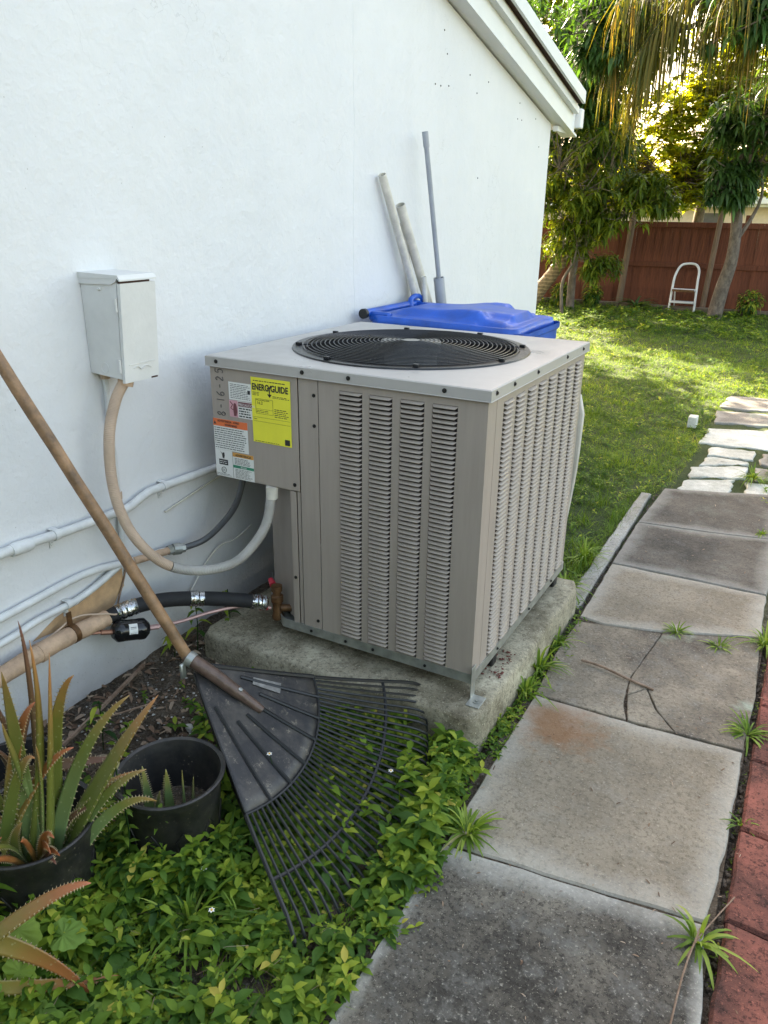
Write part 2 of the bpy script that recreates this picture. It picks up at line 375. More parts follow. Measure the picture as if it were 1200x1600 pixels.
L_PLECT = m_leaf('fuzzy_bright_leaf', [(0, (.15, .25, .045)), (1, (.28, .38, .07))], .3, .6, (1.5, 1.6, .6), True)
L_DRY = m_leaf('dead_leaf', [(0, (.10, .06, .04)), (.5, (.22, .14, .09)), (1, (.42, .33, .24))], .1, .8, (1.2, 1.0, .7))
PETAL = plain('white_petal', (.8, .8, .74), .6); POLLEN = plain('yellow_pollen', (.75, .42, .03), .6)
STONE = plain('pale_stone_chip', (.5, .48, .44), .85, 0, .3, 40, .4)
def m_aloe(name, base, mid, tip):
    g = N(name); s = g.attr('along'); c = g.ramp(g.math('ADD', s, g.math('MULTIPLY', g.math('SUBTRACT', g.noise(16, 4), .5), .35)), [(.1, base), (.55, mid), (.93, tip)])
    sp = g.ramp(g.voro(75, vec=g.tc), [(.12, 1.), (.2, 0.)]); c = g.mix(g.math('MULTIPLY', sp, .3), c, (.5, .52, .3))
    c = g.mix(g.attr('spine'), c, (.62, .5, .3))
    return g.end(g.pbsdf(c, .36, 0, g.bump(g.noise(50, 3), .12, .003), .5))
A_GREEN = m_aloe('aloe_green', (.17, .25, .10), (.15, .17, .035), (.28, .17, .05))
A_OLIVE = m_aloe('aloe_olive', (.13, .17, .035), (.16, .16, .03), (.40, .18, .06))
A_RED = m_aloe('aloe_reddened', (.20, .19, .04), (.33, .13, .04), (.42, .13, .05))
A_BROWN = m_aloe('aloe_brown', (.12, .09, .04), (.15, .08, .04), (.2, .09, .06))
A_SMALL = m_aloe('aloe_small', (.20, .24, .08), (.13, .20, .07), (.25, .22, .06))

# ------------------------------------------------------------------ leaf scatterer
PROF = {
 'blade': [(0, .5, 0), (.45, .42, .0), (1, .0, 0)],
 'leaf': [(0, .06, 0), (.28, .8, .03), (.6, .85, .03), (1, .02, -.10)],
 'lance': [(0, .08, 0), (.3, .9, -.02), (.7, .75, -.12), (1, .03, -.32)],
}
def leaves(name, P, D, Nn, L, Wd, prof, m, parent=None, fold=.25, droop=None, rnd=None):
    P = np.asarray(P, float); D = np.asarray(D, float); Nn = np.asarray(Nn, float); n = len(P)
    D = D/np.linalg.norm(D, axis=1, keepdims=True); X = np.cross(D, Nn); X /= np.linalg.norm(X, axis=1, keepdims=True)+1e-9; Nn = np.cross(X, D)
    L = np.broadcast_to(L, (n,)); Wd = np.broadcast_to(Wd, (n,)); pr = PROF[prof]; k = len(pr)
    dr = np.zeros(n) if droop is None else np.broadcast_to(droop, (n,))
    rows = []
    flat = prof == 'blade'
    cols = (-1, 1) if flat else (-1, 0, 1)
    for (s, w, h) in pr:
        for c in cols:
            hh = h*L+(abs(c)*fold*w*Wd*.5 if not flat else 0)
            p = P+D*(L*s)[:, None]+X*(Wd*.5*w*c)[:, None]+Nn*hh[:, None]
            p[:, 2] -= dr*L*s*s
            rows.append(p)
    V = np.stack(rows, 1).reshape(-1, 3); nc = len(cols); per = k*nc
    F = []
    for i in range(k-1):
        for c in range(nc-1): F.append((i*nc+c, i*nc+c+1, (i+1)*nc+c+1, (i+1)*nc+c))
    F = (np.array(F)[None]+np.arange(n)[:, None, None]*per).reshape(-1, 4)
    if rnd is None: rnd = rng.random(n)
    return mesh(name, V, F, m, parent, not flat, {'rnd': np.repeat(rnd, per)})

# ================================================================== SETTING
def gz(x, y):
    """ground height: banked up against the house wall, slightly rough elsewhere"""
    x = np.asarray(x, float); y = np.asarray(y, float)
    w = np.clip(1-(x+1.07)/.38, 0, 1)*np.clip((1.2-y)*2, 0, 1)
    return -.185+.065*w+.006*np.sin(x*17+y*9)*np.cos(y*13-x*5)+.004*np.sin(x*41)*np.cos(y*37)
xs = np.concatenate([[-300, -80, -30, -14, -8, -5, -3.5, -2.5, -1.8, -1.3], np.linspace(-1.12, 1.3, 70), [1.6, 2, 3, 5, 8, 14, 30, 80, 300]])
ys = np.concatenate([[-300, -80, -30, -10, -5, -3], np.linspace(-2.2, 1.6, 100), np.linspace(1.7, 13, 50), [15, 20, 30, 60, 120, 300]])
gx, gy = np.meshgrid(xs, ys); GV = np.stack([gx, gy, gz(gx, gy)+(np.abs(gx) < 2)*.004*rng.standard_normal(gx.shape)], -1).reshape(-1, 3)
nx = len(xs); ii = np.arange(len(ys)-1)[:, None]*nx+np.arange(nx-1)[None]
GF = np.stack([ii, ii+1, ii+nx+1, ii+nx], -1).reshape(-1, 4)
tag(mesh('ground', GV, GF, SOIL, None, True), kind='structure')

# ---- concrete path
def outline(poly, step=.05, jit=.0025):
    out = []
    for i in range(len(poly)):
        a = Vector(poly[i]); b = Vector(poly[(i+1) % len(poly)]); n = max(1, int((b-a).length/step))
        for k in range(n):
            p = a.lerp(b, k/n)
            cr = .008 if k == 0 else 0
            q = p+Vector((random.uniform(-jit, jit), random.uniform(-jit, jit)))
            out.append((q.x, q.y))
    return out
def slab_mesh(name, poly, m, parent, z1=-.15, th=.055, ch=.0045, jit=.003):
    """slab with chamfered worn edge, inner ring so the rim attribute can fade"""
    P = outline(poly, .045, jit); n = len(P); c = Vector((sum(p[0] for p in P)/n, sum(p[1] for p in P)/n)); v = []; rim = []
    rings = [(0, z1-th, 1), (0, z1-ch*1.4, 1), (ch, z1-ch*.2, 1), (.02, z1, .8), (.075, z1, 0)]
    size = min(max(p[0] for p in P)-min(p[0] for p in P), max(p[1] for p in P)-min(p[1] for p in P))
    for ins, z, rv in rings:
        for i, p in enumerate(P):
            d = c-Vector(p); ll = d.length; k = min(ins*(1+.35*random.random() if ins > .01 else 1), size*.35)
            q = Vector(p)+d*(k/max(ll, .05)) if ll > 0 else Vector(p); v.append((q.x, q.y, z)); rim.append(rv)
    fs = [(r*n+i, r*n+(i+1) % n, (r+1)*n+(i+1) % n, (r+1)*n+i) for r in range(len(rings)-1) for i in range(n)]
    v.append((c.x, c.y, z1)); rim.append(0); k = len(rings)-1
    fs += [(k*n+i, k*n+(i+1) % n, len(v)-1) for i in range(n)]
    return mesh(name, v, fs, m, parent, False, {'rim': rim})
path = bpy.data.objects.new('path', None); COL.objects.link(path); path['kind'] = 'structure'
tag(MB().box(.10, .74, -2.6, 2.6, -.21, -.1585).build('joint_fill', SOIL), kind='structure').parent = None
slabs = [
 ([(.10, -2.6), (.745, -2.6), (.75, -.64), (.722, -.385), (.42, -.425), (.133, -.458)], C_DARK),
 ([(.133, -.452), (.42, -.419), (.722, -.378), (.738, -.1), (.735, .282), (.45, .262), (.125, .255), (.122, -.05)], C_LIGHT),
 # cracked slab in three pieces
 ([(.123, .263), (.408, .269), (.378, .36), (.366, .5), (.404, .862), (.11, .80), (.105, .55)], C_CRACK),
 ([(.411, .269), (.547, .277), (.473, .37), (.429, .468), (.383, .40)], C_CRACK),
 ([(.550, .277), (.735, .290), (.742, .6), (.725, 1.0), (.55, .93), (.407, .864), (.3695, .5), (.381, .408), (.431, .473), (.476, .375)], C_CRACK),
 ([(.105, .845), (.2, .83), (.40, .878), (.55, .945), (.727, 1.02), (.72, 1.392), (.4, 1.392), (.095, 1.385)], C_LIGHT),
 ([(.095, 1.398), (.4, 1.404), (.72, 1.405), (.72, 2.05), (.4, 1.985), (.09, 1.945)], C_MOSS),
 ([(.09, 1.957), (.4, 1.998), (.72, 2.063), (.7, 2.78), (.4, 2.66), (.11, 2.56)], C_MOSS),
 ([(.17, 2.61), (.44, 2.69), (.43, 2.99), (.19, 2.86)], C_WHITE),
 ([(.19, 2.92), (.50, 3.06), (.48, 3.31), (.17, 3.13)], C_WHITE),
 ([(.22, 3.2), (.48, 3.36), (.475, 3.42), (.235, 3.42)], C_WHITE),
 ([(.22, 3.46), (.5, 3.48), (.5, 3.70), (.215, 3.66)], C_WHITE),
 ([(.13, 3.75), (.62, 3.8), (.62, 4.38), (.145, 4.17)], C_WHITE),
 ([(.15, 4.40), (.6, 4.5), (.6, 4.9), (.12, 4.80)], C_GREY),
 ([(.12, 4.97), (.3, 4.95), (.62, 5.05), (.6, 5.5), (.15, 5.45)], C_GREY),
 ([(.52, 2.72), (.74, 2.8), (.73, 3.02), (.5, 2.98)], C_WHITE),
 ([(.54, 3.08), (.74, 3.1), (.74, 3.36), (.53, 3.3)], C_GREY),
 ([(.54, 3.42), (.76, 3.42), (.76, 3.7), (.54, 3.68)], C_GREY)]
for poly, m in slabs:
    if m is C_CRACK: MB().prism(outline(poly, .022, .0016), -.205, -.15-random.random()*.002, .0022).build('paving_slab', m, path); continue
    slab_mesh('paving_slab', poly, m, path, (-.15 if min(p[1] for p in poly) < 2.6 else -.170)-(random.random()*.003), jit=(.0012 if m is C_CRACK else .0025) if min(p[1] for p in poly) < 2.6 else .013)
# red paver edging
red = bpy.data.objects.new('brick_edging', None); COL.objects.link(red); red['kind'] = 'structure'
yb = -1.87
while yb < 2.5:
    y1 = yb+.303+random.uniform(-.006, .006)
    for x0 in (.760, 1.068):
        sk = .03
        slab_mesh('brick', [(x0, yb+.004-sk*.3), (x0+.302, yb+.004-sk), (x0+.302, y1-.004-sk), (x0, y1-.004-sk*.3)], BRICK, red, -.147+random.uniform(-.003, .003), .06, .007, .0025)
    yb = y1
# narrow concrete kerb beside the path
kb = MB(); kp = outline([(.015, .93), (.078, .93), (.072, 1.7), (.06, 2.45), (.005, 2.45), (.01, 1.7)], .06, .003); kb.prism(kp, -.2, -.160, .006)
tag(kb.build('kerb', C_KERB), kind='structure')

# ---- house
house = thing('house', 'white painted stucco house wall with sloping gable eave behind the air conditioner', 'house', (-1.069, 0, -.2))
def ztop(y): return 1.805+.215*(3.594-y) if y > -2.4 else 1.805+.215*(3.594+2.4)+.215*(y+2.4)
w = MB(); ywe = 3.615
w.extr([(-9, -.3), (ywe, -.3), (ywe, ztop(ywe)+.03), (-2.4, ztop(-2.4)+.03), (-9, ztop(-9)+.03)], 'x', -1.069-.2, -1.069)
w.extr([(-9.069, -.3), (-1.27, -.3), (-1.27, 1.83), (-9.069, 1.83)], 'y', ywe-.2, ywe-.001)
w.extr([(-9, -.3), (ywe-.21, -.3), (ywe-.21, 1.8), (-9, 1.8)], 'x', -9.069, -8.9)
w.extr([(-8.89, -.3), (-1.27, -.3), (-1.27, .9), (-8.89, .9)], 'y', -9, -8.8)
w.build('wall', STUCCO, house)
def slope_board(x0, x1, zl, zu, yend, y0=-2.4, sl=.213):
    b = MB(); A = lambda y, z: z+sl*(3.7-y)
    b.extr([(y0, A(y0, zl)), (yend, A(yend, zl)), (yend, A(yend, zu)), (y0, A(y0, zu))], 'x', x0, x1); return b
slope_board(-1.066, -1.003, 1.838, 1.993, 3.92).build('frieze_board', TRIM, house)
slope_board(-1.09, -.985, 1.823, 1.8365, 3.93).build('soffit_strip', TRIM, house)
slope_board(-1.0025, -.965, 1.947, 1.986, 3.87).build('rake_moulding', TRIM, house)
slope_board(-1.066, -.972, 1.9935, 2.05, 3.85).build('rake_fascia', TRIMOLD, house)
slope_board(-.9715, -.937, 2.0, 2.03, 3.84).build('felt_edge', DARKGAP, house)
rf = slope_board(-9.3, -.972, 2.052, 2.075, 3.83)
A = lambda y: 2.052+.213*(3.7-y)
rf.extr([(-9.2, A(-2.4)-.213*6.8), (-2.4, A(-2.4)), (-2.4, A(-2.4)+.023), (-9.2, A(-2.4)-.213*6.8+.023)], 'x', -9.3, -.972)
rf.build('roof', TRIM, house)
slope_board(-.9368, -.92, 1.995, 2.066, 3.84).build('drip_edge', TRIM, house)
slope_board(-.9715, -.9372, 2.05, 2.066, 3.835).build('roof_edge', TRIM, house)
MB().box(-9.2, -.965, 3.935, 4.0, 1.83, 1.95, .006).build('gutter', TRIM, house)
MB().box(-1.062, -1.03, 3.64, 3.9, 1.79, 1.822).build('soffit_corner', TRIM, house)
# seam ridge down the stucco
sm = MB()
zz = np.linspace(-.1, 2.3, 60)
sm.tube([(-1.0705, 1.115+.004*math.sin(z*9)+random.uniform(-.002, .002), z) for z in zz], [.0022+random.random()*.001 for _ in zz], 6); sm.build('stucco_seam', STUCCO, house, True)
# bare tan patch where pipes hide the old paint
pt = outline([(-.64, .150), (-.56, .185), (-.47, .195), (-.36, .225), (-.30, .235), (-.295, .17), (-.37, .12), (-.46, .135), (-.56, .14)], .03, .005)
MB().extr(pt, 'x', -1.0685, -1.0668).build('bare_patch', TANW, house)
# little dark nail holes under the eave
nh = MB()
for (y_, z_) in [(1.93, 2.07), (1.97, 1.98), (2.25, 1.93), (2.5, 1.93), (2.35, 1.86), (2.98, 1.80), (3.05, 1.80), (3.4, 1.68), (3.0, 1.885), (3.3, 1.83), (2.0, 1.85), (1.85, 1.84), (1.91, 1.84), (2.42, 1.46)]:
    nh.lathe((-1.0665, y_, z_), [(.004, -.002), (.0035, .0), (.0001, .0005)], 7, (1, 0, 0))
nh.build('nail_heads', SCREW, house)

# ---- fence
fence = thing('fence', 'reddish brown stained board fence across the back of the yard', 'fence', (-2, 12.3, -.19))
bw = .14
bmesh_variants = []
for k in range(4):
    b = MB(); t = 1.328+random.uniform(-.006, .01)
    b.extr([(-.0725, -.0), (.0725, 0), (.0725, t-.012), (.055, t), (-.055, t), (-.0725, t-.012)], 'y', 0, .018)
    bmesh_variants.append(b)
protos = [None]*4
i = 0; X = -7.5
while X < 3.6:
    k = i % 4
    if protos[k] is None:
        o = bmesh_variants[k].build('board', FENCEM, None); o.parent = fence
        o.location = (X+2, random.uniform(-.004, .004), 0); protos[k] = (o, o.data)
        o.data.transform(Matrix.Translation((0, 0, 0)))
    else:
        o = bpy.data.objects.new('board', protos[k][1]); COL.objects.link(o); o.parent = fence; o.location = (X+2, random.uniform(-.003, .003)+.012*(i % 2), random.uniform(-.012, .006)); o.rotation_euler = (0, random.uniform(-.002, .002), 0)
    X += bw+.004; i += 1
for z0, z1 in ((1.10, 1.185), (.475, .555)):
    x0 = -7.5
    while x0 < 3.5:
        MB().box(x0, x0+2.396, 12.255, 12.293, z0, z1, .004).build('rail', FENCEM, fence); x0 += 2.4
for xp in (-5.4, -3.0, -.55, 1.85): MB().box(xp-.045, xp+.045, 12.325, 12.41, -.25, 1.30, .004).build('post', FENCEM, fence)
nei = thing('neighbouring_house', 'cream neighbouring house with flat white roof edge beyond the fence', 'house', (-1.5, 22, -.2))
MB().box(-9, 3, 21, 26, -.25, 1.5).build('wall', plain('cream_wall', (.62, .52, .40), .8), nei)
MB().box(-9.3, 3.3, 20.7, 26.3, 1.502, 1.57, .01).build('roof', TRIM, nei)
MB().box(-1.55, .6, 20.6, 22, 1.572, 1.82, .01).build('roof_box', TRIM, nei)
wn = MB().box(-2.6, -1.9, 20.985, 21.0, .7, 1.35).build('window', DARKC, nei)
# timber edging at the back of the lawn
xx = -4.6; ke = 0
for L_, zz_ in ((2.3, -.1), (2.1, -.105), (2.4, -.1)):
    o = MB().box(xx, xx+L_-.02, 11.92, 12.0, -.2, zz_, .008).build('edging_timber', TIMBER)
    tag(o, ('old edging timber under the palm trunk by the fence', 'old edging timber in front of the white step ladder', 'old edging timber running off past the right tree trunk')[ke], 'timber', 'edging timbers along the back bed'); xx += L_; ke += 1

# ================================================================== AIR CONDITIONER
pad = None
pp = [(-.93, -.10), (-.6, -.108), (-.3, -.10), (.035, -.098), (.062, -.07), (.068, .3), (.075, .87), (.05, .93), (-.5, .95), (-.93, .95), (-.95, .9), (-.95, -.06)]
Pp = outline(pp, .05, .003); v = []; n = len(Pp); cc = Vector((-.45, .42))
for ins, z in ((0, -.21), (-.004, -.14), (.0, -.075), (.002, -.062), (.007, -.0545), (.016, -.0505), (.12, -.049)):
    for p in Pp:
        d = (cc-Vector(p)).normalized(); q = Vector(p)+d*(ins+random.uniform(-.0022, .0022)); v.append((q.x, q.y, z+random.uniform(-.001, .001)))
fs = [(r*n+i, r*n+(i+1) % n, (r+1)*n+(i+1) % n, (r+1)*n+i) for r in range(6) for i in range(n)]; v.append((cc.x, cc.y, -.049)); fs += [(6*n+i, 6*n+(i+1) % n, len(v)-1) for i in range(n)]
tag(mesh('concrete_pad', v, fs, C_PAD, None, True), 'weathered mossy concrete pad under the air conditioner', 'pad')

ac = thing('air_conditioner', 'large taupe louvred outdoor air conditioner with black fan grille on top', 'air conditioner', (-.455, .455, -.05))
# base pan
bp = MB(); bp.prism([(.0, .002), (-.673, .002), (-.79, .095), (-.912, .262), (-.912, .91), (0, .91)], -.001, .004)
for a, b in [((0, .001), (-.673, .001)), ((-.673, .001), (-.79, .094)), ((-.79, .094), (-.913, .262)), ((0.001, .0), (0.001, .91))]:
    a = Vector(a); b = Vector(b); d = (b-a).normalized(); nn = Vector((-d.y, d.x))*.002
    bp.prism([a+nn, b+nn, b-nn, a-nn], -.004, .027)
bp.build('base_pan', GALV, ac)
# body behind panels
body = MB(); body.prism([(-.62, .012), (-.012, .012), (-.012, .905), (-.905, .905), (-.905, .27), (-.78, .105)], .006, .84)
# coil visible through louvres (front and right)
MB().prism([(-.515, .040), (-.032, .040), (-.032, .88), (-.045, .88), (-.045, .053), (-.515, .053)], .02, .82).build('coil', COIL, ac)
bk = MB()
for a, b in [((-.622, .012), (-.78, .105)), ((-.78, .105), (-.905, .27)), ((-.905, .27), (-.905, .905)), ((-.905, .905), (-.004, .905))]:
    a = Vector(a); b = Vector(b); d = (b-a).normalized(); nn = Vector((-d.y, d.x))*.0015
    bk.prism([a+nn, b+nn, b-nn, a-nn], .026, .838)
bk.prism([(-.55, .06), (-.06, .06), (-.06, .07), (-.55, .07)], .02, .82)
bk.build('rear_panel', TAUPE, ac)
ROWS, PITCH, Z0 = 58, .01352, .030
frc = [(-.448, -.373), (-.350, -.278), (-.253, -.181), (-.157, -.084)]
sdc = [(.114+.0975*k, .114+.0975*k+.070) for k in range(8)]
def panel_front(x0, x1, z0, z1, cols, th=.0015):
    b = MB(); e = x0
    for a, c in cols: b.box(e, a, 0, th, z0, z1); b.box(a, c, 0, th, z0, Z0-.001); b.box(a, c, 0, th, Z0+ROWS*PITCH+.001, z1); e = c
    b.box(e, x1, 0, th, z0, z1); return b
fp = panel_front(-.518, 0, .026, .839, frc).build('front_panel', TAUPE, ac)
def rot_side(b):                                              # front-plane mesh (x,y,z) -> right side plane x=0 facing +x
    b.v = [(-y, x, z) for x, y, z in b.v]; return b
spn = rot_side(panel_front(.062, .908, .026, .839, sdc)).build('side_panel', TAUPE, ac)
MB().box(-.0015, .0, .0016, .060, .026, .839).build('corner_post', TAUPE, ac)
def louvre_geo(w):
    """one pressed louvre, local x 0..w, y outwards negative, z 0..PITCH; pinched at both ends"""
    xs_ = [0, .006, w-.006, w]; sc = [0, 1, 1, 0]
    sec = [(.0015, .0132), (-.0045, .0112), (-.0078, .0078), (-.0082, .0060), (-.0070, .0058), (-.0035, .0100)]
    v = []; fs = []; m_ = len(sec)
    for x, s in zip(xs_, sc):
        for (y, z) in sec: v.append((x, y*s+(0.0 if s else .0005), z if s else .0132-(.0132-z)*.25))
    for i in range(3):
        for j in range(m_-1): fs.append((i*m_+j, i*m_+j+1, (i+1)*m_+j+1, (i+1)*m_+j))
    return v, fs
def louvre_mesh(w, side):
    v, fs = louvre_geo(w)
    if side: v = [(-y, x, z) for x, y, z in v]
    me = bpy.data.meshes.new('louvre'); me.from_pydata(v, [], fs); me.materials.append(TAUPE); me.polygons.foreach_set('use_smooth', [True]*len(fs)); me.update(); return me
lf = louvre_mesh(.0745, False); ls = louvre_mesh(.070, True)
wf = wloc(fp); ws_ = wloc(spn)
for a, c in frc:
    for k in range(ROWS):
        o = bpy.data.objects.new('louvre', lf); COL.objects.link(o); o.parent = fp
        o.location = Vector((a, 0, Z0+k*PITCH))-wf; o.scale = ((c-a)/.0745, 1, 1)
for k in range(ROWS):
    o = bpy.data.objects.new('louvre', ls); COL.objects.link(o); o.parent = spn; o.location = Vector((0, sdc[0][0], Z0+k*PITCH))-ws_
rest = MB(); v0, f0 = louvre_geo(.070)
for a, c in sdc[1:]:
    for k in range(ROWS): rest.add([(-y, x+a, z+Z0+k*PITCH) for x, y, z in v0], f0)
tag(mesh('louvre_columns', rest.v, rest.f, TAUPE, spn, True), kind='stuff')
# column beside control box, control cover
MB().box(-.588, -.521, .0005, .0025, .026, .839, .0006).build('corner_column', TAUPE, ac)
lip = MB(); lip.box(-.626, -.606, .0005, .0025, .026, .482, .0006); lip.box(-.604, -.592, .004, .006, .026, .482); lip.box(-.628, -.6262, .0005, .05, .026, .482)
lip.build('column_lip', TAUPE, ac)
cc_ = MB(); cc_.box(-.915, -.591, -.0015, .0015, .486, .839, .001); cc_.box(-.915, -.9125, .0017, .27, .486, .839); cc_.box(-.912, -.62, .002, .28, .4835, .4858)
cover = cc_.build('control_cover', TAUPE, ac)
# lid with round opening
FC = Vector((-.457, .457)); FR = .362
lid = MB(); nseg = 64; outp = []; inn = []
for k in range(nseg):
    th = 2*PI*k/nseg; c, s = math.cos(th), math.sin(th); t = .463/max(abs(c), abs(s)); outp.append((FC.x+c*t, FC.y+s*t)); inn.append((FC.x+c*FR, FC.y+s*FR))
v = [(x, y, .870) for x, y in outp]+[(x, y, .8715) for x, y in inn]+[(x, y, .852) for x, y in inn]+[(x*1.0, y, .8705) for x, y in [(FC.x+(p[0]-FC.x)*.97, FC.y+(p[1]-FC.y)*.97) for p in outp]]
fs = []
for k in range(nseg):
    j = (k+1) % nseg; fs += [(k, j, 3*nseg+j, 3*nseg+k), (3*nseg+k, 3*nseg+j, nseg+j, nseg+k), (nseg+k, nseg+j, 2*nseg+j, 2*nseg+k)]
lid.add(v, fs)
e = .464
for s_ in (0, 1, 2, 3):
    a = [(-e, -e), (e, -e), (e, e), (-e, e)]; p, q = Vector(a[s_]), Vector(a[(s_+1) % 4]); d = (q-p).normalized(); nn = Vector((d.y, -d.x))
    P0 = FC+p*.9985; P1 = FC+q*.9985
    prof = [(0, .8701), (.0035, .8675), (.004, .8405), (.0055, .8395), (.0055, .8385), (.002, .8385)]
    vv = []
    for PP, tt in ((P0, -1), (P1, 1)):
        for (o_, z) in prof: r = PP+nn*o_+d*tt*o_; vv.append((r.x, r.y, z))
    m_ = len(prof); lid.add(vv, [(i, i+1, m_+i+1, m_+i) for i in range(m_-1)])
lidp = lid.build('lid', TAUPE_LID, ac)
# fan guard
gd = MB(); gd.lathe((FC.x, FC.y, .8722), [(.345, 0), (.345, .004), (.385, .004), (.387, -.0005)], 72)
gd.build('grille_flange', BLACKM, ac, True)
sh = MB(); sh.lathe((FC.x, FC.y, .60), [(.345, .262), (.34, .18), (.335, .0), (.0005, .0)], 48); sh.build('fan_shroud', DARKIN, ac, True)
dome = lambda r: .879+.018*(1-(r/.355)**2)
for k in range(23):
    r = .036+k*.01435
    b = MB(); nn_ = 64 if k > 8 else 40
    b.tube([(FC.x+r*math.cos(2*PI*i/nn_), FC.y+r*math.sin(2*PI*i/nn_), dome(r)) for i in range(nn_)], .0017, 6, False, True)
    b.build('grille_ring', BLACKM, ac, True)
for k in range(8):
    th = PI/8+k*PI/4+.12; c, s = math.cos(th), math.sin(th); b = MB()
    b.tube([(FC.x+c*r, FC.y+s*r, dome(r)-.003) for r in np.linspace(.03, .355, 9)]+[(FC.x+c*.366, FC.y+s*.366, .878)], .0022, 6)
    b.box(FC.x+c*.366-.009, FC.x+c*.366+.009, FC.y+s*.366-.006, FC.y+s*.366+.006, .8765, .885, .001)
    b.build('grille_spoke', BLACKM, ac, True)
mo = MB(); mo.lathe((FC.x, FC.y, .80), [(.085, -.1), (.088, .052), (.098, .058), (.098, .0935), (.05, .0950), (.0005, .0952)], 32); motor = mo.build('fan_motor', DUSTY, ac, True)
for k in range(4):
    a0 = k*PI/2+.5; b = MB(); v = []; 
    for r in (.085, .2, .325):
        for t, hz in ((-.45, .0), (0, .03), (.45, .065)):
            th = a0+t*(1-.2*r); v.append((FC.x+r*math.cos(th), FC.y+r*math.sin(th), .69+hz))
    b.add(v, [(i*3+j, i*3+j+1, i*3+j+4, i*3+j+3) for i in range(2) for j in range(2)])
    o = b.build('fan_blade', DARKC, ac, True); o.modifiers.new('s', 'SOLIDIFY').thickness = .003
# screws
def screw(x, y, z, side, parent, r=.0052):
    ax = (0, -1, 0) if side == 'f' else (1, 0, 0)
    b = MB(); b.lathe((x, y, z), [(r*1.25, -.0005), (r*1.25, .001), (r*.8, .001), (r*.75, .004), (.0003, .0045)], 10, ax)
    return b.build('screw', SCREW, parent, True)
for x_ in (-.881, -.566, -.412, -.12): screw(x_, -.0105, .855, 'f', lidp)
for y_ in (.027, .159, .357, .651, .839): screw(.0105, y_, .857, 's', lidp)
for p_ in ((-.609, .505), ): screw(p_[0], -.001, p_[1], 'f', cover)
for p_ in ((-.534, .70), (-.534, .79), (-.534, .055)): screw(p_[0], -.0005, p_[1], 'f', fp, .0045)
screw(-.617, 0, .19, 'f', ac, .0045)
for x_ in (-.56, -.43, -.15, -.33): screw(x_, -.003, .012, 'f', ac, .004)
for y_ in (.2, .5, .75): screw(.004, y_, .012, 's', ac, .004)
# feet and hold-down strap
for (x_, y_) in ((-.06, .2), (-.06, .84), (-.7, .2), (-.7, .84)): MB().box(x_-.045, x_+.058, y_-.02, y_+.02, -.0495, -.002, .004).build('foot', BLACKPL, ac)
st = MB(); st.box(.0035, .0055, -.012, .02, -.0475, .055, .0004); st.box(.0035, .045, -.045, .015, -.0492, -.046, .0006); st.lathe((.028, -.018, -.046), [(.012, 0), (.012, .003), (.006, .003), (.006, .008), (.0003, .008)], 8)
st.build('hold_down_strap', GALV, ac)
# leaf litter on the pad

# --- labels
def flat(name, x0, x1, z0, z1, m, parent, y=-.0022, th=.0006): return MB().box(x0, x1, y-th, y, z0, z1).build(name, m, parent)
def text(body, x, z, size, m, parent, y=-.0036, rot=0, bold=0., align='LEFT', sx=1, name='lettering'):
    c = bpy.data.curves.new(name, 'FONT'); c.body = body; c.size = size; c.offset = bold; c.align_x = align; c.resolution_u = 3; c.extrude = .0001
    o = bpy.data.objects.new(name, c); COL.objects.link(o); o.parent = parent; o.location = Vector((x, y, z))-wloc(parent); o.rotation_euler = (PI/2, -rot, 0); o.scale = (sx, 1, 1); c.materials.append(m)
    bpy.context.view_layer.update(); me = bpy.data.meshes.new_from_object(o); me.name = name; q = bpy.data.objects.new('lettering', me); COL.objects.link(q)
    q.parent = parent; q.location = o.location; q.rotation_euler = o.rotation_euler; q.scale = o.scale; bpy.data.objects.remove(o); return q
def lines(parent, x0, x1, z1, z0, n, m=INK, h=.38, y=-.0031, dens=.85, name='small_print'):
    b = MB(); p = (z1-z0)/n
    for i in range(n):
        z = z1-(i+.5)*p; x = x0; xe = x1-random.random()*.25*(x1-x0)
        while x < xe:
            w_ = random.uniform(.004, .014); w_ = min(w_, xe-x)
            if w_ < .001: break
            b.box(x, x+w_, y-.0003, y, z-p*h/2, z+p*h/2); x += w_+random.uniform(.0015, .003)
    return b.build(name, m, parent)
wl = flat('rating_label', -.844, -.75, .742, .797, LABELW, cover); lines(wl, -.838, -.762, .793, .746, 9, INK, .3)
MB().box(-.772, -.762, -.0034, -.0031, .765, .777).build('square_mark', INK, wl)
pk = flat('caution_label', -.845, -.75, .688, .7405, LABELW, cover)
MB().box(-.845, -.812, -.0032, -.0028, .688, .7405).build('pink_field', PNK, pk); MB().box(-.810, -.75, -.0032, -.0028, .724, .7385).build('maroon_band', MAROON, pk)
text('PRECAUCION', -.808, .7265, .0115, LABELW, pk, -.0036, sx=.85); lines(pk, -.808, -.757, .722, .690, 4, INK, .5)
hd = MB(); hd.extr([(-.828, .692), (-.819, .692), (-.815, .705), (-.816, .722), (-.819, .731), (-.824, .733), (-.828, .728), (-.830, .712)], 'y', -.0036, -.0033)
for q in ([(-.841, .737), (-.830, .728), (-.8325, .7255), (-.842, .7345)], [(-.833, .7275), (-.8405, .716), (-.838, .715), (-.8305, .7265)], [(-.8405, .717), (-.830, .712), (-.831, .7095), (-.840, .7145)]): hd.extr(q, 'y', -.0037, -.0034)
hd.build('hand_mark', MAROON, pk)
og = flat('warning_label', -.914, -.779, .575, .675, LABELW, cover); MB().box(-.914, -.779, -.0032, -.0028, .6515, .675).build('orange_band', ORG, og)
text('ADVERTENCIA - AVISO', -.896, .6655, .0092, INK, og, -.0036, bold=.0002, sx=.9); text('WARNING', -.868, .655, .0092, INK, og, -.0036, bold=.0002, sx=1.1)
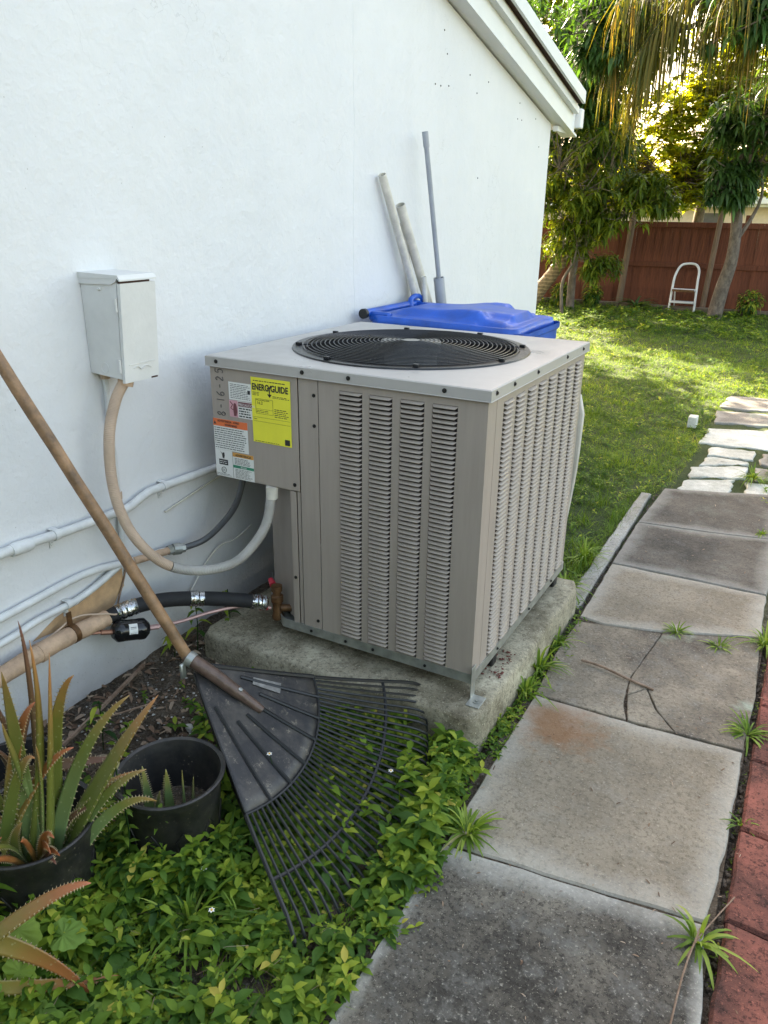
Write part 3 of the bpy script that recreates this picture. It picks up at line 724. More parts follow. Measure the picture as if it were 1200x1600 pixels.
MB().extr([(-.912, .657), (-.902, .657), (-.907, .667)], 'y', -.0037, -.0033).build('triangle_mark', INK, og); lines(og, -.911, -.784, .649, .578, 10, INK, .32)
bl_ = flat('certification_label', -.914, -.8445, .486, .5745, LABELW, cover)
b = MB(); b.extr([(-.885, .548), (-.879, .546), (-.876, .556), (-.877, .566), (-.883, .566), (-.887, .560)], 'y', -.0034, -.003); b.extr([(-.893, .569), (-.886, .562), (-.888, .561)], 'y', -.0034, -.003); b.box(-.900, -.864, -.0034, -.003, .525, .543, .0001)
b.build('black_mark', INK, bl_); lines(bl_, -.897, -.868, .54, .528, 2, LABELW, .3, -.0036)
b = MB(); b.tube([(-.882+.0095*math.cos(t), -.0032, .508+.0095*math.sin(t)) for t in np.linspace(0, 2*PI, 20)[:-1]], .0009, 4, False, True); b.build('ring_mark', INK, bl_)
text('UL', -.8875, .5045, .0095, INK, bl_, -.0036); lines(bl_, -.912, -.848, .497, .489, 2, INK, .3)
MB().box(-.8448, -.8443, -.0032, -.0029, .488, .573).build('rule', INK, bl_)
yw = flat('refrigerant_label', -.8435, -.7615, .486, .5725, LABELW, cover, -.0024); MB().box(-.8435, -.7615, -.0034, -.0031, .559, .5725).build('amber_band', ORY, yw)
text('ADVERTENCIA', -.832, .5618, .0098, INK, yw, -.0038, bold=.0002, sx=.95)
MB().box(-.8435, -.7615, -.0034, -.0031, .5225, .5315).build('green_band', GRN, yw); text('R410A', -.813, .5238, .0085, LABELW, yw, -.0038)
lines(yw, -.836, -.770, .556, .534, 5, INK, .35, -.0034); lines(yw, -.836, -.768, .520, .489, 7, INK, .3, -.0034)
eg = flat('energy_label', -.757, -.614, .622, .8215, YEL, cover, -.0030)
text('ENERG', -.7535, .784, .027, INK, eg, -.0044, bold=.0008, sx=.74); text('Y', -.6955, .780, .031, INK, eg, -.0044, bold=.0010, sx=.72); text('GUIDE', -.6845, .784, .027, INK, eg, -.0044, bold=.0008, sx=.80)
b = MB(); b.box(-.6905, -.6875, -.0042, -.0038, .770, .790); b.extr([(-.6975, .775), (-.6805, .775), (-.689, .765)], 'y', -.0042, -.0038); b.build('arrow_mark', INK, eg)
lines(eg, -.748, -.63, .814, .809, 1, INK, .5, -.0038); lines(eg, -.752, -.722, .778, .766, 3, INK, .35, -.0038); lines(eg, -.678, -.618, .772, .764, 2, INK, .4, -.0038)
b = MB()
for q in ((-.742, -.678, .7575, .7581), (-.742, -.678, .712, .7126), (-.742, -.7414, .7126, .7575), (-.6786, -.678, .7126, .7575), (-.742, -.678, .7265, .727), (-.755, -.616, .7005, .701), (-.752, -.616, .688, .6885)): b.box(q[0], q[1], -.0042, -.0038, q[2], q[3])
b.build('rules', INK, eg); text('16.2', -.737, .741, .0125, INK, eg, -.0042); text('Efficiency Rating (SEER)', -.740, .7525, .0052, INK, eg, -.0042)
text('Notes', -.752, .694, .005, INK, eg, -.0042); lines(eg, -.74, -.69, .724, .715, 2, INK, .35, -.0038); lines(eg, -.673, -.618, .734, .706, 5, INK, .35, -.0038); lines(eg, -.75, -.65, .6275, .6245, 1, INK, .5, -.0038)
MB().box(-.638, -.620, -.0042, -.0038, .626, .644).build('square_mark', INK, eg)
# handwritten date, written upwards
def stroke(chars, x0, z0, h, parent):
    G = {'8': [[(.5, .5), (.15, .3), (.3, 0), (.7, 0), (.85, .25), (.5, .5), (.2, .75), (.4, 1), (.7, 1), (.8, .75), (.5, .5)]], '-': [[(.2, .5), (.8, .5)]], '1': [[(.5, 0), (.5, 1)]],
         '6': [[(.8, 1), (.35, .7), (.15, .3), (.3, 0), (.7, 0), (.85, .25), (.6, .45), (.25, .3)]], '2': [[(.15, .8), (.4, 1), (.75, .85), (.7, .6), (.15, 0), (.9, .05)]], '5': [[(.9, 1), (.3, 1), (.2, .6), (.6, .65), (.85, .35), (.6, 0), (.15, .05)]]}
    b = MB(); u = 0
    for ch in chars:
        wch = h*(.35 if ch == '1' else .62)
        for pl in G[ch]:
            pts = [(x0-(py-.5)*h, -.0022, z0+u+px_*wch*.9) for px_, py in pl]
            pts = spline(pts, 3) if len(pts) > 3 else pts
            b.tube(pts, .0015, 4)
        u += wch+.006
    return b.build('handwritten_date', MARK, parent)
stroke('8-16-25', -.879, .685, .028, cover)
text('RH 260', -.10, .0, .0001, MARK, cover) if False else None
ml = MB()                                                            # small vertical label on the recessed panel
ml.v = []; ml.box(-.672, -.6715, .032, .05, .12, .17)
# service valves (part of the unit) 
vv = MB(); vv.lathe((-.712, .022, .0045), [(.0005, 0), (.018, 0), (.02, .01), (.016, .02), (.016, .06), (.021, .065), (.021, .085), (.014, .09), (.014, .102), (.019, .104), (.019, .122), (.0005, .122)], 14)
vv.tube([(-.70, .026, .045), (-.64, .06, .045)], .013, 10); vv.build('service_valve', BRASS, ac, True)
vv = MB(); vv.tube([(-.735, .0, .052), (-.758, -.018, .052)], [.012, .010], 10); vv.tube([(-.712, .02, .10), (-.745, .045, .112), ], [.008, .008], 8)
vv.build('red_cap', REDCAP, ac, True)
MB().tube([(-.742, .043, .112), (-.765, .06, .12)], [.012, .009], 10).build('red_cap', REDCAP, ac, True)

# ================================================================== WALL SERVICES
XW = -1.069
box = thing('disconnect_box', 'white painted electrical disconnect box mounted on the stucco wall', 'electrical box', (-1.0, -.26, .85))
b = MB(); b.extr([(XW+.002, .853), (-.948, .845), (-.932, 1.106), (XW+.002, 1.108)], 'y', -.320, -.200); enc = b.build('enclosure', WHITEP, box)
b = MB(); b.extr([(-.9445, .836), (-.9345, .836), (-.9165, 1.100), (-.9275, 1.100)], 'y', -.3225, -.196); dr = b.build('door', WHITEP, box)
b = MB(); b.extr([(XW+.0, 1.1085), (-.922, 1.113), (-.9165, 1.106), (-.914, 1.106), (-.914, 1.110), (-.921, 1.121), (XW+.0, 1.124)], 'y', -.3255, -.193); b.extr([(XW, 1.094), (-.948, 1.097), (-.930, 1.105), (-.925, 1.1125), (XW, 1.1085)], 'y', -.3245, -.3205); b.build('rain_hood', WHITEP, box)
MB().extr([(-.9265, 1.1002), (-.9185, 1.1002), (-.9185, 1.1055), (-.9265, 1.1055)], 'y', -.3205, -.215).build('rusty_gap', DARKGAP, box)
for z_, dx in ((1.045, .002), (.882, -.0075)):
    MB().tube([(-.9385+dx, -.3245, z_-.018), (-.9375+dx, -.3245, z_+.018)], .0042, 8).build('hinge', WHITEP, box, True)
b = MB(); b.tube([(-1.01+.014*math.cos(t), -.3205, .872+.014*math.sin(t)) for t in np.linspace(0, 2*PI, 20)[:-1]], .0009, 4, False, True); b.tube([(-1.0, -.3205, 1.082), (-.99, -.3205, 1.084)], .004, 6); b.build('knockout', WHITEP, box, True)
b = MB(); b.tube([(-.9305, -.305, .884), (-.929, -.21, .886)], .001, 4); b.tube(spline([(-.9308, -.29, .873), (-.93, -.275, .878), (-.930, -.262, .868), (-.93, -.245, .876), (-.93, -.225, .868)], 4), .0012, 4); b.build('embossed_mark', WHITEP, box, True)
MB().box(-.9345, -.9318, -.225, -.203, .8365, .8405).build('chipped_edge', DARKGAP, box)

def pipe(name, pts, r, m, label, cat, group=None, n=12, sp=6, parent=None, smoothpath=True):
    P = spline(pts, sp) if smoothpath else pts
    o = MB().tube(P, r, n).build(name, m, parent, True)
    if label: tag(o, label, cat, group)
    return o
def clip(x, y, z, r, par, m=None):
    b = MB(); b.box(XW+.001, x+.002, y-.009, y+.009, z+r+.0005, z+r+.003); b.tube([(x, y+.0, z+0)]*1+[(x, y+.001, z)], r+.002, 10) if False else None
    th = np.linspace(-PI/2, PI/2, 9); out = [(x+(r+.003)*math.cos(t), z+(r+.003)*math.sin(t)) for t in th]; inn_ = [(x+(r+.0008)*math.cos(t), z+(r+.0008)*math.sin(t)) for t in th[::-1]]
    for i in range(8):
        b.extr([out[i], out[i+1], inn_[7-i], inn_[8-i]], 'y', y-.008, y+.008)
    b.box(XW+.001, XW+.004, y-.008, y+.008, z-r-.03, z-r+.004); b.lathe((XW+.004, y, z-r-.018), [(.007, 0), (.006, .003), (.0003, .004)], 8, (1, 0, 0))
    return b.build('clip', m or WHITEPS, par, True)
def straight_run(name, ya, za, yb_, zb, x, r): return [(x, ya, za), (x, yb_, zb)]
ca = thing('electrical_conduit', 'thick white conduit running highest along the wall behind the leaning rake', 'conduit', (XW, -.7, .44), 'white conduits fixed along the wall')
MB().tube(spline([(-1.045, -1.5, .447), (-1.045, -.72, .447), (-1.045, -.5, .437), (-1.045, -.33, .432), (-1.045, -.26, .433), (-1.045, -.19, .452), (-1.045, -.12, .455), (-1.045, .3, .443), (-1.045, .8, .44)], 6), .0135, 12).build('tube', WHITEPS, ca, True)
b = MB(); 
for y_, hw in ((-.64, .03),): b.tube([(-1.045, y_-hw, .444), (-1.045, y_-hw*.6, .444), (-1.045, y_+hw*.6, .442), (-1.045, y_+hw, .442)], [.017, .0185, .0185, .017], 12)
b.build('coupling', WHITEPS, ca, True); clip(-1.045, -.53, .439, .0135, ca); clip(-1.045, -.11, .455, .0135, ca)
cb = thing('electrical_conduit', 'white conduit run low on the wall ending in a grey connector and dark flexible tail', 'conduit', (XW, -.7, .27), 'white conduits fixed along the wall')
MB().tube(spline([(-1.052, -1.5, .24), (-1.052, -.75, .268), (-1.052, -.46, .282), (-1.05, -.29, .257), (-1.04, -.14, .240)], 6), .0115, 12).build('tube', WHITEPS, cb, True)
MB().tube([(-1.043, -.27, .2545), (-1.035, -.125, .237)], .0125, 12).build('tan_sleeve', TANP, cb, True)
b = MB(); b.tube([(-1.036, -.128, .2375), (-1.033, -.112, .236)], .016, 6); b.tube([(-1.032, -.109, .235), (-1.022, -.085, .232)], .0195, 12); b.tube([(-1.021, -.083, .232), (-1.016, -.072, .231)], .016, 8); b.build('connector', GALV, cb)
MB().tube(spline([(-1.018, -.075, .231), (-.98, -.011, .246), (-.93, .034, .306), (-.88, .046, .381), (-.84, .043, .487)], 6), .0105, 10).build('flexible_tail', DARKC, cb, True)
cc2 = thing('electrical_conduit', 'white conduit lowest on the wall just above the brown drain pipe', 'conduit', (XW, -.7, .2), 'white conduits fixed along the wall')
MB().tube(spline([(-1.052, -1.5, .185), (-1.052, -.8, .196), (-1.052, -.62, .212), (-1.052, -.47, .217), (-1.052, -.33, .253), (-1.052, -.29, .268)], 6), .0105, 12).build('tube', WHITEPS, cc2, True); clip(-1.052, -.52, .2155, .0105, cc2)
cn = thing('electrical_conduit', 'thin white conduit dropping straight down from the disconnect box', 'conduit', (XW, -.28, .25))
MB().tube([(-1.052, -.287, .85), (-1.052, -.29, .50), (-1.052, -.297, .27)], .0085, 10).build('tube', WHITEPS, cn, True)
b = MB(); b.tube([(-1.052, -.287, .852), (-1.052, -.287, .832)], [.016, .014], 10); b.tube([(-1.052, -.29, .49), (-1.052, -.2905, .468)], .0115, 10); b.build('fitting', TANF, cn, True)
pipe('wire', [(-1.063, -.275, .26), (-1.062, -.30, .2), (-1.06, -.335, .13), (-1.06, -.34, .06)], .003, TWIG, 'thin brown cable hanging below the drop conduit on the wall', 'cable')
# brown drain pipe
dp = thing('drain_pipe', 'tan painted lagged pipe low on the wall held by a rusty strap', 'pipe', (XW, -.8, .1))
P_ = spline([(-1.02, -1.5, .10), (-1.02, -.8, .128), (-1.02, -.6, .138), (-1.02, -.42, .13)], 10)
MB().tube(P_, [.0255+.0012*math.sin(i*2.1)+random.uniform(-.0008, .0008) for i in range(len(P_))], 14).build('tube', TANP, dp, True)
MB().tube([(-1.02, -.66, .135), (-1.02, -.645, .1355)], [.0285, .0285], 14).build('ridge', TANP, dp, True)
b = MB(); b.tube([(-1.02, -.548, .1385), (-1.02, -.532, .1385)], .0285, 16); b.box(-1.03, -1.026, -.548, -.532, .165, .205); b.build('pipe_strap', BRASS, dp, True)
# insulated suction line
il = thing('refrigerant_line', 'black foam insulated refrigerant line with foil tape joints by the service valve', 'pipe', (-.9, -.2, .08))
full = spline([(-1.02, -.425, .131), (-.985, -.345, .143), (-.94, -.262, .141), (-.88, -.169, .121), (-.80, -.077, .095), (-.735, .005, .062)], 8)
MB().tube(full[1:16], [.019, .022, .0235]+[.0235]*12, 14).build('foam_sleeve', FOAM, il, True)
MB().tube(full[15:24], .0235, 14).build('foam_sleeve', FOAM, il, True); MB().tube(full[23:37], .0235, 14).build('foam_sleeve', FOAM, il, True)
def wrap(seg, r):
    rr = [r+random.uniform(-.002, .0025) for _ in seg]; return MB().tube(seg, rr, 16).build('foil_wrap', FOIL, il, True)
wrap(spline(full[4:10], 3), .0255); wrap(spline(full[22:26], 3), .0255); wrap(spline(full[35:40], 3), .0245)
# filter drier and liquid line
fd = thing('filter_drier', 'glossy black filter drier cylinder with white label on thin copper line', 'filter drier', (-.965, -.39, .09))
a = Vector((-.985, -.432, .100)); bb = Vector((-.94, -.335, .078)); ax = (bb-a).normalized(); Ld = (bb-a).length
b = MB(); b.lathe(a, [(.0005, -.002), (.02, 0), (.032, .012), (.0335, .016), (.0335, .03), (.0325, .034), (.0325, Ld-.034), (.0335, Ld-.03), (.0335, Ld-.016), (.032, Ld-.012), (.02, Ld), (.0005, Ld+.002)], 24, ax); b.build('shell', GLOSSB, fd, True)
sl_ = MB(); aa = ax.orthogonal().normalized(); bb2 = ax.cross(aa); camd = Vector((.69, -1.8, 1.28))-a; camd = (camd-ax*camd.dot(ax)).normalized(); side = ax.cross(camd)
v = []
for i in range(9):
    th = -.75+1.0*i/8+.2; d = camd*math.cos(th)+side*math.sin(th)
    for s in (.040, .066): v.append(a+ax*s+d*.0331)
sl_.add(v, [(2*i, 2*i+1, 2*i+3, 2*i+2) for i in range(8)]); lab = sl_.build('paper_label', LABELW, fd, True)
dl = MB()
for k, (t_, h_) in enumerate(((-.42, .05), (-.34, .02), (-.26, .03), (.12, .025), (.22, .02), (.3, .03))):
    th = t_+.2; d = camd*math.cos(th)+side*math.sin(th); d2 = camd*math.cos(th+h_)+side*math.sin(th+h_)
    dl.add([a+ax*.044+d*.0334, a+ax*.062+d*.0334, a+ax*.062+d2*.0334, a+ax*.044+d2*.0334], [(0, 1, 2, 3)])
dl.build('small_print', INK, lab)
b = MB(); b.tube(spline([(-1.04, -.9, .07), (-1.035, -.62, .115), (-1.03, -.53, .122), (-1.01, -.48, .112), (-.984, -.430, .0985)], 6), .0052, 8); b.tube([(-1.0, -.462, .108), (-.984, -.430, .0985)], .008, 8); b.build('inlet_line', COPPER, fd, True)
b = MB(); b.tube(spline([(-.94, -.335, .078), (-.9, -.242, .066), (-.85, -.147, .070), (-.79, -.06, .068), (-.73, .01, .045)], 6), .0062, 8); b.tube([(-.94, -.335, .078), (-.927, -.305, .072)], .009, 8); b.build('outlet_line', COPPERP, fd, True)
pipe('cable', [(-1.05, -.95, .10), (-1.04, -.62, .15), (-1.03, -.52, .178), (-1.0, -.44, .16), (-.99, -.40, .145), (-.985, -.36, .17)], .0028, TANF, 'thin beige control cable looping over the tan drain pipe', 'cable')
pipe('cable', [(-1.06, -.05, -.0), (-1.05, .0, .06), (-1.06, .06, .10), (-1.05, .14, .15), (-1.03, .2, .158), (-1.03, .3, .18)], .0028, PVCW, 'thin white wire climbing the wall under the control box', 'cable')
pipe('cable', [(-1.06, .05, .385), (-1.06, -.1, .36), (-1.06, .3, .42)][1::-1]+[(-1.05, .3, .43)], .0035, PVCW, 'thin white cable just below the highest conduit', 'cable')
# liquid tight whip from disconnect to unit
wh = thing('flexible_conduit', 'ribbed flexible conduit looping from the disconnect box to the unit, tan turning grey', 'conduit', (-.98, -.3, .83))
P_ = spline([(-.965, -.29, .842), (-.975, -.325, .79), (-.98, -.358, .70), (-.98, -.37, .58), (-.965, -.366, .469), (-.93, -.345, .375), (-.885, -.29, .29), (-.84, -.201, .243), (-.79, -.105, .238), (-.745, -.05, .29), (-.71, -.015, .37), (-.697, -.002, .476)], 22)
def ribbed(P, m, nm):
    rr = []; Q = []
    for i in range(len(P)-1):
        Q += [P[i], P[i].lerp(P[i+1], .5)]; rr += [.0158, .0148]
    return MB().tube(Q, rr, 12).build(nm, m, wh, True)
k_ = int(len(P_)*.56); ribbed(P_[:k_+1], TANF, 'tan_length'); ribbed(P_[k_:], GREYF, 'grey_length')
MB().tube([(-.965, -.289, .846), (-.966, -.296, .822)], [.022, .021], 12).build('fitting', TANP, wh, True)
MB().tube([(-.696, 0, .484), (-.697, -.002, .445)], [.02, .0185], 12).build('fitting', PVCW, wh, True)

# ================================================================== BIN AND PIPES
bn = thing('wheeled_bin', 'blue plastic wheeled bin with wavy lid standing behind the air conditioner', 'wheeled bin', (-.6, 1.36, -.19))
b = MB(); top = [(-.93, 1.12), (-.30, 1.12), (-.30, 1.60), (-.93, 1.60)]; bot = [(-.84, 1.16), (-.40, 1.16), (-.40, 1.56), (-.84, 1.56)]
def ringp(pl, z, r=.05):
    out = []
    cx_, cy_ = sum(p[0] for p in pl)/4, sum(p[1] for p in pl)/4; hx, hy = (pl[1][0]-pl[0][0])/2-r, (pl[2][1]-pl[1][1])/2-r
    for q, (sx, sy) in enumerate(((-1, -1), (1, -1), (1, 1), (-1, 1))):
        for t in range(5):
            th = PI+q*PI/2+t*PI/8; out.append((cx_+sx*hx+r*math.cos(th), cy_+sy*hy+r*math.sin(th), z))
    return out
def sc_(pl, k): 
    cx_, cy_ = sum(p[0] for p in pl)/4, sum(p[1] for p in pl)/4; return [(cx_+(p[0]-cx_)*k, cy_+(p[1]-cy_)*k) for p in pl]
rg = [ringp(bot, -.19), ringp(sc_(top, .97), .77), ringp(sc_(top, 1.0), .775), ringp(sc_(top, 1.0), .815), ringp(sc_(top, 1.03), .822), ringp(sc_(top, 1.03), .845)]
vv_ = [p for q in rg for p in q]; n = 20
b.add(vv_, [(i*n+k, i*n+(k+1) % n, (i+1)*n+(k+1) % n, (i+1)*n+k) for i in range(len(rg)-1) for k in range(n)]+[tuple(range(n))])
for k in range(5): b.box(-.325, -.303, 1.2+k*.07, 1.208+k*.07, .50, .78)
b.build('tub', BLUE, bn, True)
nu, nv = 64, 44; v = []
sst = lambda a, b_, x: (lambda t: t*t*(3-2*t))(min(1, max(0, (x-a)/(b_-a))))
for j in range(nv+1):
    for i in range(nu+1):
        u_, w_ = i/nu, j/nv; x = -.99+u_*.672; y = 1.09+w_*.54
        e_ = min(w_, 1-w_); ed = sst(.0, .03, e_)*sst(0, .02, 1-u_)*sst(0, .02, u_)
        z = .862+.012*ed-.012*u_
        pl_ = .018+.016*u_+.020*math.exp(-((u_-.62)/.2)**2)                # raised plateau with a hump
        lim = .13+.05*math.sin(u_*5.5)
        z += pl_*sst(lim, lim+.09, e_)*sst(.03, .2, u_)*(1-sst(.88, .915, u_))
        z += .014*sst(.20, .32, e_)*math.sin(u_*7)*.5
        if .70 < u_ < .905 and (e_ < .33): z -= .022*sst(.70, .76, u_)*sst(.05, .09, e_)*(1-sst(.26, .33, e_))
        cu, cw = max(0, abs(u_-.5)-.42)/.08, max(0, abs(w_-.5)-.40)/.10
        if cu > 0 and cw > 0:
            kk = max(cu, cw)/math.hypot(cu, cw); x = -.654+(x+.654)*(1-(1-kk)*.16); y = 1.36+(y-1.36)*(1-(1-kk)*.2)
        if i in (0, nu) or j in (0, nv): z -= .028
        v.append((x, y, z))
        
fs = [(j*(nu+1)+i, j*(nu+1)+i+1, (j+1)*(nu+1)+i+1, (j+1)*(nu+1)+i) for j in range(nv) for i in range(nu)]
lidb = mesh('lid', v, fs, BLUE, bn, True); md = lidb.modifiers.new('s', 'SOLIDIFY'); md.thickness = .006; md.offset = -1
b = MB(); b.tube([(-1.005, 1.10, .878), (-1.005, 1.62, .878)], .017, 12); b.box(-1.0, -.9, 1.12, 1.16, .845, .885, .008); b.box(-1.0, -.9, 1.56, 1.6, .845, .885, .008); b.build('hinge_bar', BLUE, bn, True)
MB().tube([(-1.005, 1.082, .878), (-1.005, 1.1, .878)], .021, 16).build('hinge_cap', BLACKPL, bn, True)
b = MB(); b.tube(spline([(-.985, 1.50, .86), (-1.0, 1.52, .90), (-1.0, 1.60, .91), (-.985, 1.65, .86)], 5), .013, 10); b.build('handle', BLUE, bn, True)
for y_ in (1.10, 1.57): MB().tube([(-.86, y_, -.05), (-.86, y_+.045, -.05)], .13, 20).build('wheel', BLACKPL, bn, True)

def hollow(name, a, b_, r, m, label, cat, group, wall=.003, collar=None):
    a = Vector(a); b_ = Vector(b_); d = b_-a; L_ = d.length; mb = MB()
    prof = [(r-wall, 0), (r, 0), (r, L_), (r-wall, L_), (r-wall, L_-.12), (.0004, L_-.12)]
    if collar: prof = [(r-wall, 0), (r, 0), (r, L_-collar), (r*1.22, L_-collar+.01), (r*1.22, L_), (r*1.22-wall, L_), (r-wall, L_-collar), (.0004, L_-collar)]
    mb.lathe(a, prof, 16, d.normalized()); return tag(mb.build(name, m, None, True), label, cat, group)
def downto(t, q, z=-.17):
    t = Vector(t); q = Vector(q); d = (q-t); return t+d*((z-t.z)/d.z)
G_ = 'pipes leaning on the wall beside the blue bin'
for top_, ft, r, m, lb in [((-1.04, 1.3, 1.43), (-.955, 2.2, -.17), .018, PVCW, 'dirty white pipe leaning furthest toward the near wall behind the bin'),
    ((-1.03, 1.452, 1.313), (-.95, 2.35, -.17), .0215, PVCW, 'thicker dirty white pipe with chipped end leaning beside the longest white one'),
    ((-1.05, 1.502, 1.233), (-.99, 2.05, -.17), .012, PVCW, 'thin dirty white pipe half hidden behind the two white ones'),
    ((-.975, 1.60, 1.0), (-.965, 1.82, -.17), .0125, PVCW, 'short white pipe stub just left of the grey sleeve')]:
    hollow('pipe', ft, top_, r, m, lb, 'pipe', G_)
hollow('pipe', (-.86, 1.90, -.17), (-.9505, 1.714, .99), .026, PVCG, 'short fat grey pipe sleeve holding the tall grey pole', 'pipe', G_)
hollow('pipe', (-.885, 1.845, .15), (-1.0, 1.618, 1.62), .0115, PVCG, 'tall slim grey pole with collar top rising from the grey sleeve', 'pipe', G_, .002, .07)
# weathered sheet behind the unit
v = []
for j in range(13):
    z = -.17+.83*j/12; t = j/12; xr = -.012-.075*max(0, 1-t/.72)**1.4-.02*max(0, (t-.93)/.07); xl_ = -.20
    for i in range(9):
        q = i/8; v.append((xl_+(xr-xl_)*q, 1.03-.02*q*q+.008*math.sin(t*7), z+.004*math.sin(i*2.2)))
o = mesh('weathered_sheet', v, [(j*9+i, j*9+i+1, (j+1)*9+i+1, (j+1)*9+i) for j in range(12) for i in range(8)], CARD, None, True)
o.modifiers.new('s', 'SOLIDIFY').thickness = .02; tag(o, 'pale weathered grey slab standing upright just behind the air conditioner', 'slab')

# ================================================================== RAKE
rk = thing('rake', 'large black plastic leaf rake with muddy head and worn wooden handle', 'rake', (-.3, -.5, -.15))
H = Vector((-.585, -.529, .17)); T1 = Vector((-.150, -.015, -.040)); T2 = Vector((-.02, -.864, -.135))
e1 = (T1-H); e2 = (T2-H); R1, R2 = e1.length, e2.length; d1, d2 = e1.normalized(), e2.normalized(); om = d1.angle(d2); NR = d1.cross(d2).normalized()
if NR.z < 0: NR = -NR
def fdir(t): return (d1*math.sin((1-t)*om)+d2*math.sin(t*om))/math.sin(om)
rp = lambda t: .355+.075*t
rtip = lambda t: R1*(1-t)+R2*t-.02*math.sin(PI*t)
def rpt(t, r, lift=0):
    s = r/rtip(t); sag = -.032*math.sin(PI*min(1, s))*(.55+.45*s)*(.6+.4*math.cos(PI*(t-.5)))
    hook = -.015*max(0, (s-.93)/.07)**1.5
    return H+fdir(t)*r+NR*(sag+hook+lift)
pl = MB(); NT, NRr = 28, 10; v = []
for j in range(NRr+1):
    for i in range(NT+1):
        t = i/NT; r = .035+(rp(t)-.035)*j/NRr
        v.append(rpt(t, r))
plate = mesh('plate', v, [(j*(NT+1)+i, j*(NT+1)+i+1, (j+1)*(NT+1)+i+1, (j+1)*(NT+1)+i) for j in range(NRr) for i in range(NT)], RAKEP, rk, True)
plate.modifiers.new('s', 'SOLIDIFY').thickness = .003
for t in (0.0, .14, .28, .42, .58, .72, .86):
    st_ = .04 if t == 0 else (.14 if t in (.14, .86) else .20)
    MB().tube([rpt(t, r, .002) for r in np.linspace(st_, rp(t), 8)], .0048 if t else .006, 6).build('rib', BLACKPL, plate, True)
fl = MB(); v = []
for r in np.linspace(.03, rp(1), 8):
    for q in (0, 1): p = rpt(1.0, r); v.append(p+Vector((0, 0, -.03*q*(.4+.6*math.sin(min(1, r/.3)*PI/2))))+(fdir(1)-fdir(.9))*0)
fl.add(v, [(2*i, 2*i+1, 2*i+3, 2*i+2) for i in range(7)]); o = fl.build('flange', BLACKPL, plate, True); o.modifiers.new('s', 'SOLIDIFY').thickness = .004
MB().tube([rpt(t, rp(t), .001) for t in np.linspace(0, 1, 20)], .0035, 6).build('plate_rim', BLACKPL, rk, True)
NTINE = 38
for k in range(NTINE):
    t = k/(NTINE-1); rr = [rp(t)+(rtip(t)-rp(t))*s for s in (0, .15, .3, .5, .68, .82, .91, .96, 1)]
    jt = random.uniform(-.012, .012)
    P_ = [rpt(t+jt*(r-.4), r) for r in rr]; P_.append(P_[-1]+Vector((0, 0, -.018))+fdir(t)*.004)
    b = MB(); w = [.0036 if 0 < k < NTINE-1 else .0052]*len(P_); w[-1] = .002; b.tube(P_, w, 6); b.build('tine', BLACKPL, rk, True)
MB().tube([rpt(t, .815*rtip(t), -.002) for t in np.linspace(0, 1, 30)], .005, 6).build('cross_bar', BLACKPL, rk, True)
lb = MB(); lb.add([rpt(.10, .175, .0035), rpt(.10, .255, .0035), rpt(.2, .255, .0035), rpt(.2, .175, .0035)], [(0, 1, 2, 3)]); lb.build('faded_sticker', plain('faded_sticker', (.2, .19, .18), .5, 0, .5, 60), rk)
MB().tube([H-fdir(.5)*.02+NR*.016, H+fdir(.46)*.07+NR*.012, rpt(.45, .14, .012), rpt(.44, .225, .002)], [.0185, .018, .0165, .011], 14).build('ferrule', plain('ferrule_brown', (.13, .085, .065), .4, .2, .4, 40, .3), rk, True)
for t_, r_ in ((.46, .10), (.45, .15)): MB().lathe(rpt(t_, r_, .027), [(.007, -.003), (.006, .002), (.0003, .003)], 8, NR).build('rivet', GALV, rk, True)
cl = MB(); cl.tube([H-fdir(.5)*.012+NR*.016, H+fdir(.5)*.006+NR*.016], .0205, 12); cl.box(H.x-.012, H.x-.002, H.y-.03, H.y-.012, H.z-.035, H.z+.01, .003); cl.build('clamp', GALV, rk, True)
Hw = Vector((-.95, -.676, .949)); dh = (Hw-H).normalized(); Hs = H-fdir(.5)*.012+NR*.016; dh = (Hw-Hs).normalized()
tt = (-1.052-Hs.x)/dh.x
P_ = [Hs+dh*(tt*i/14)+Vector((random.uniform(-.001, .001), random.uniform(-.001, .001), 0)) for i in range(15)]
MB().tube(P_, [.0155+random.uniform(-.0005, .0005) for _ in P_], 14).build('handle', WOODH, rk, True)

# ================================================================== POTS AND ALOES
def pot(c, r, h, label, tiltv=(0, 0)):
    t = thing('plant_pot', label, 'plant pot', (c[0], c[1], c[2]), 'black nursery pots'); b = MB(); rb = r*.82
    prof = [(.001, 0), (rb, 0), (rb*1.01, .01), (r*.955, h*.86), (r*.97, h*.87), (r*.985, h-.008), (r+.006, h-.006), (r+.007, h-.001), (r+.003, h+.001), (r-.004, h-.002), (r-.006, h-.012), (r*.935, h*.84), (rb*.97, h*.3)]
    b.lathe(c, prof, 44)
    for k in range(10):
        th = k*PI/5; rr = rb+(r*.955-rb)*.35
        b.tube([(c[0]+(rb+(r*.955-rb)*s+.0012)*math.cos(th+dx), c[1]+(rb+(r*.955-rb)*s+.0012)*math.sin(th+dx), c[2]+h*.86*s) for s, dx in ((.15, -.13), (.55, -.13), (.68, 0), (.55, .13), (.15, .13))], .0022, 5)
    b.build('shell', POTM, t, True)
    s = MB(); s.lathe((c[0], c[1], c[2]+h*.42), [(rb*1.02, 0), (rb*.6, .008), (.0005, .012)], 24); s.build('potting_soil', SOIL, t, True)
    return t
P1 = (-.447, -.765, -.175); P2 = (-.60, -1.03, -.185); P3 = (-.84, -.90, -.17)
pot(P1, .122, .225, 'black nursery pot beside the rake head holding small young aloe shoots')
pot(P2, .132, .235, 'black nursery pot at the lower left holding the tallest spiny aloe')
pot(P3, .12, .16, 'black nursery pot against the wall hidden behind the tallest aloe')
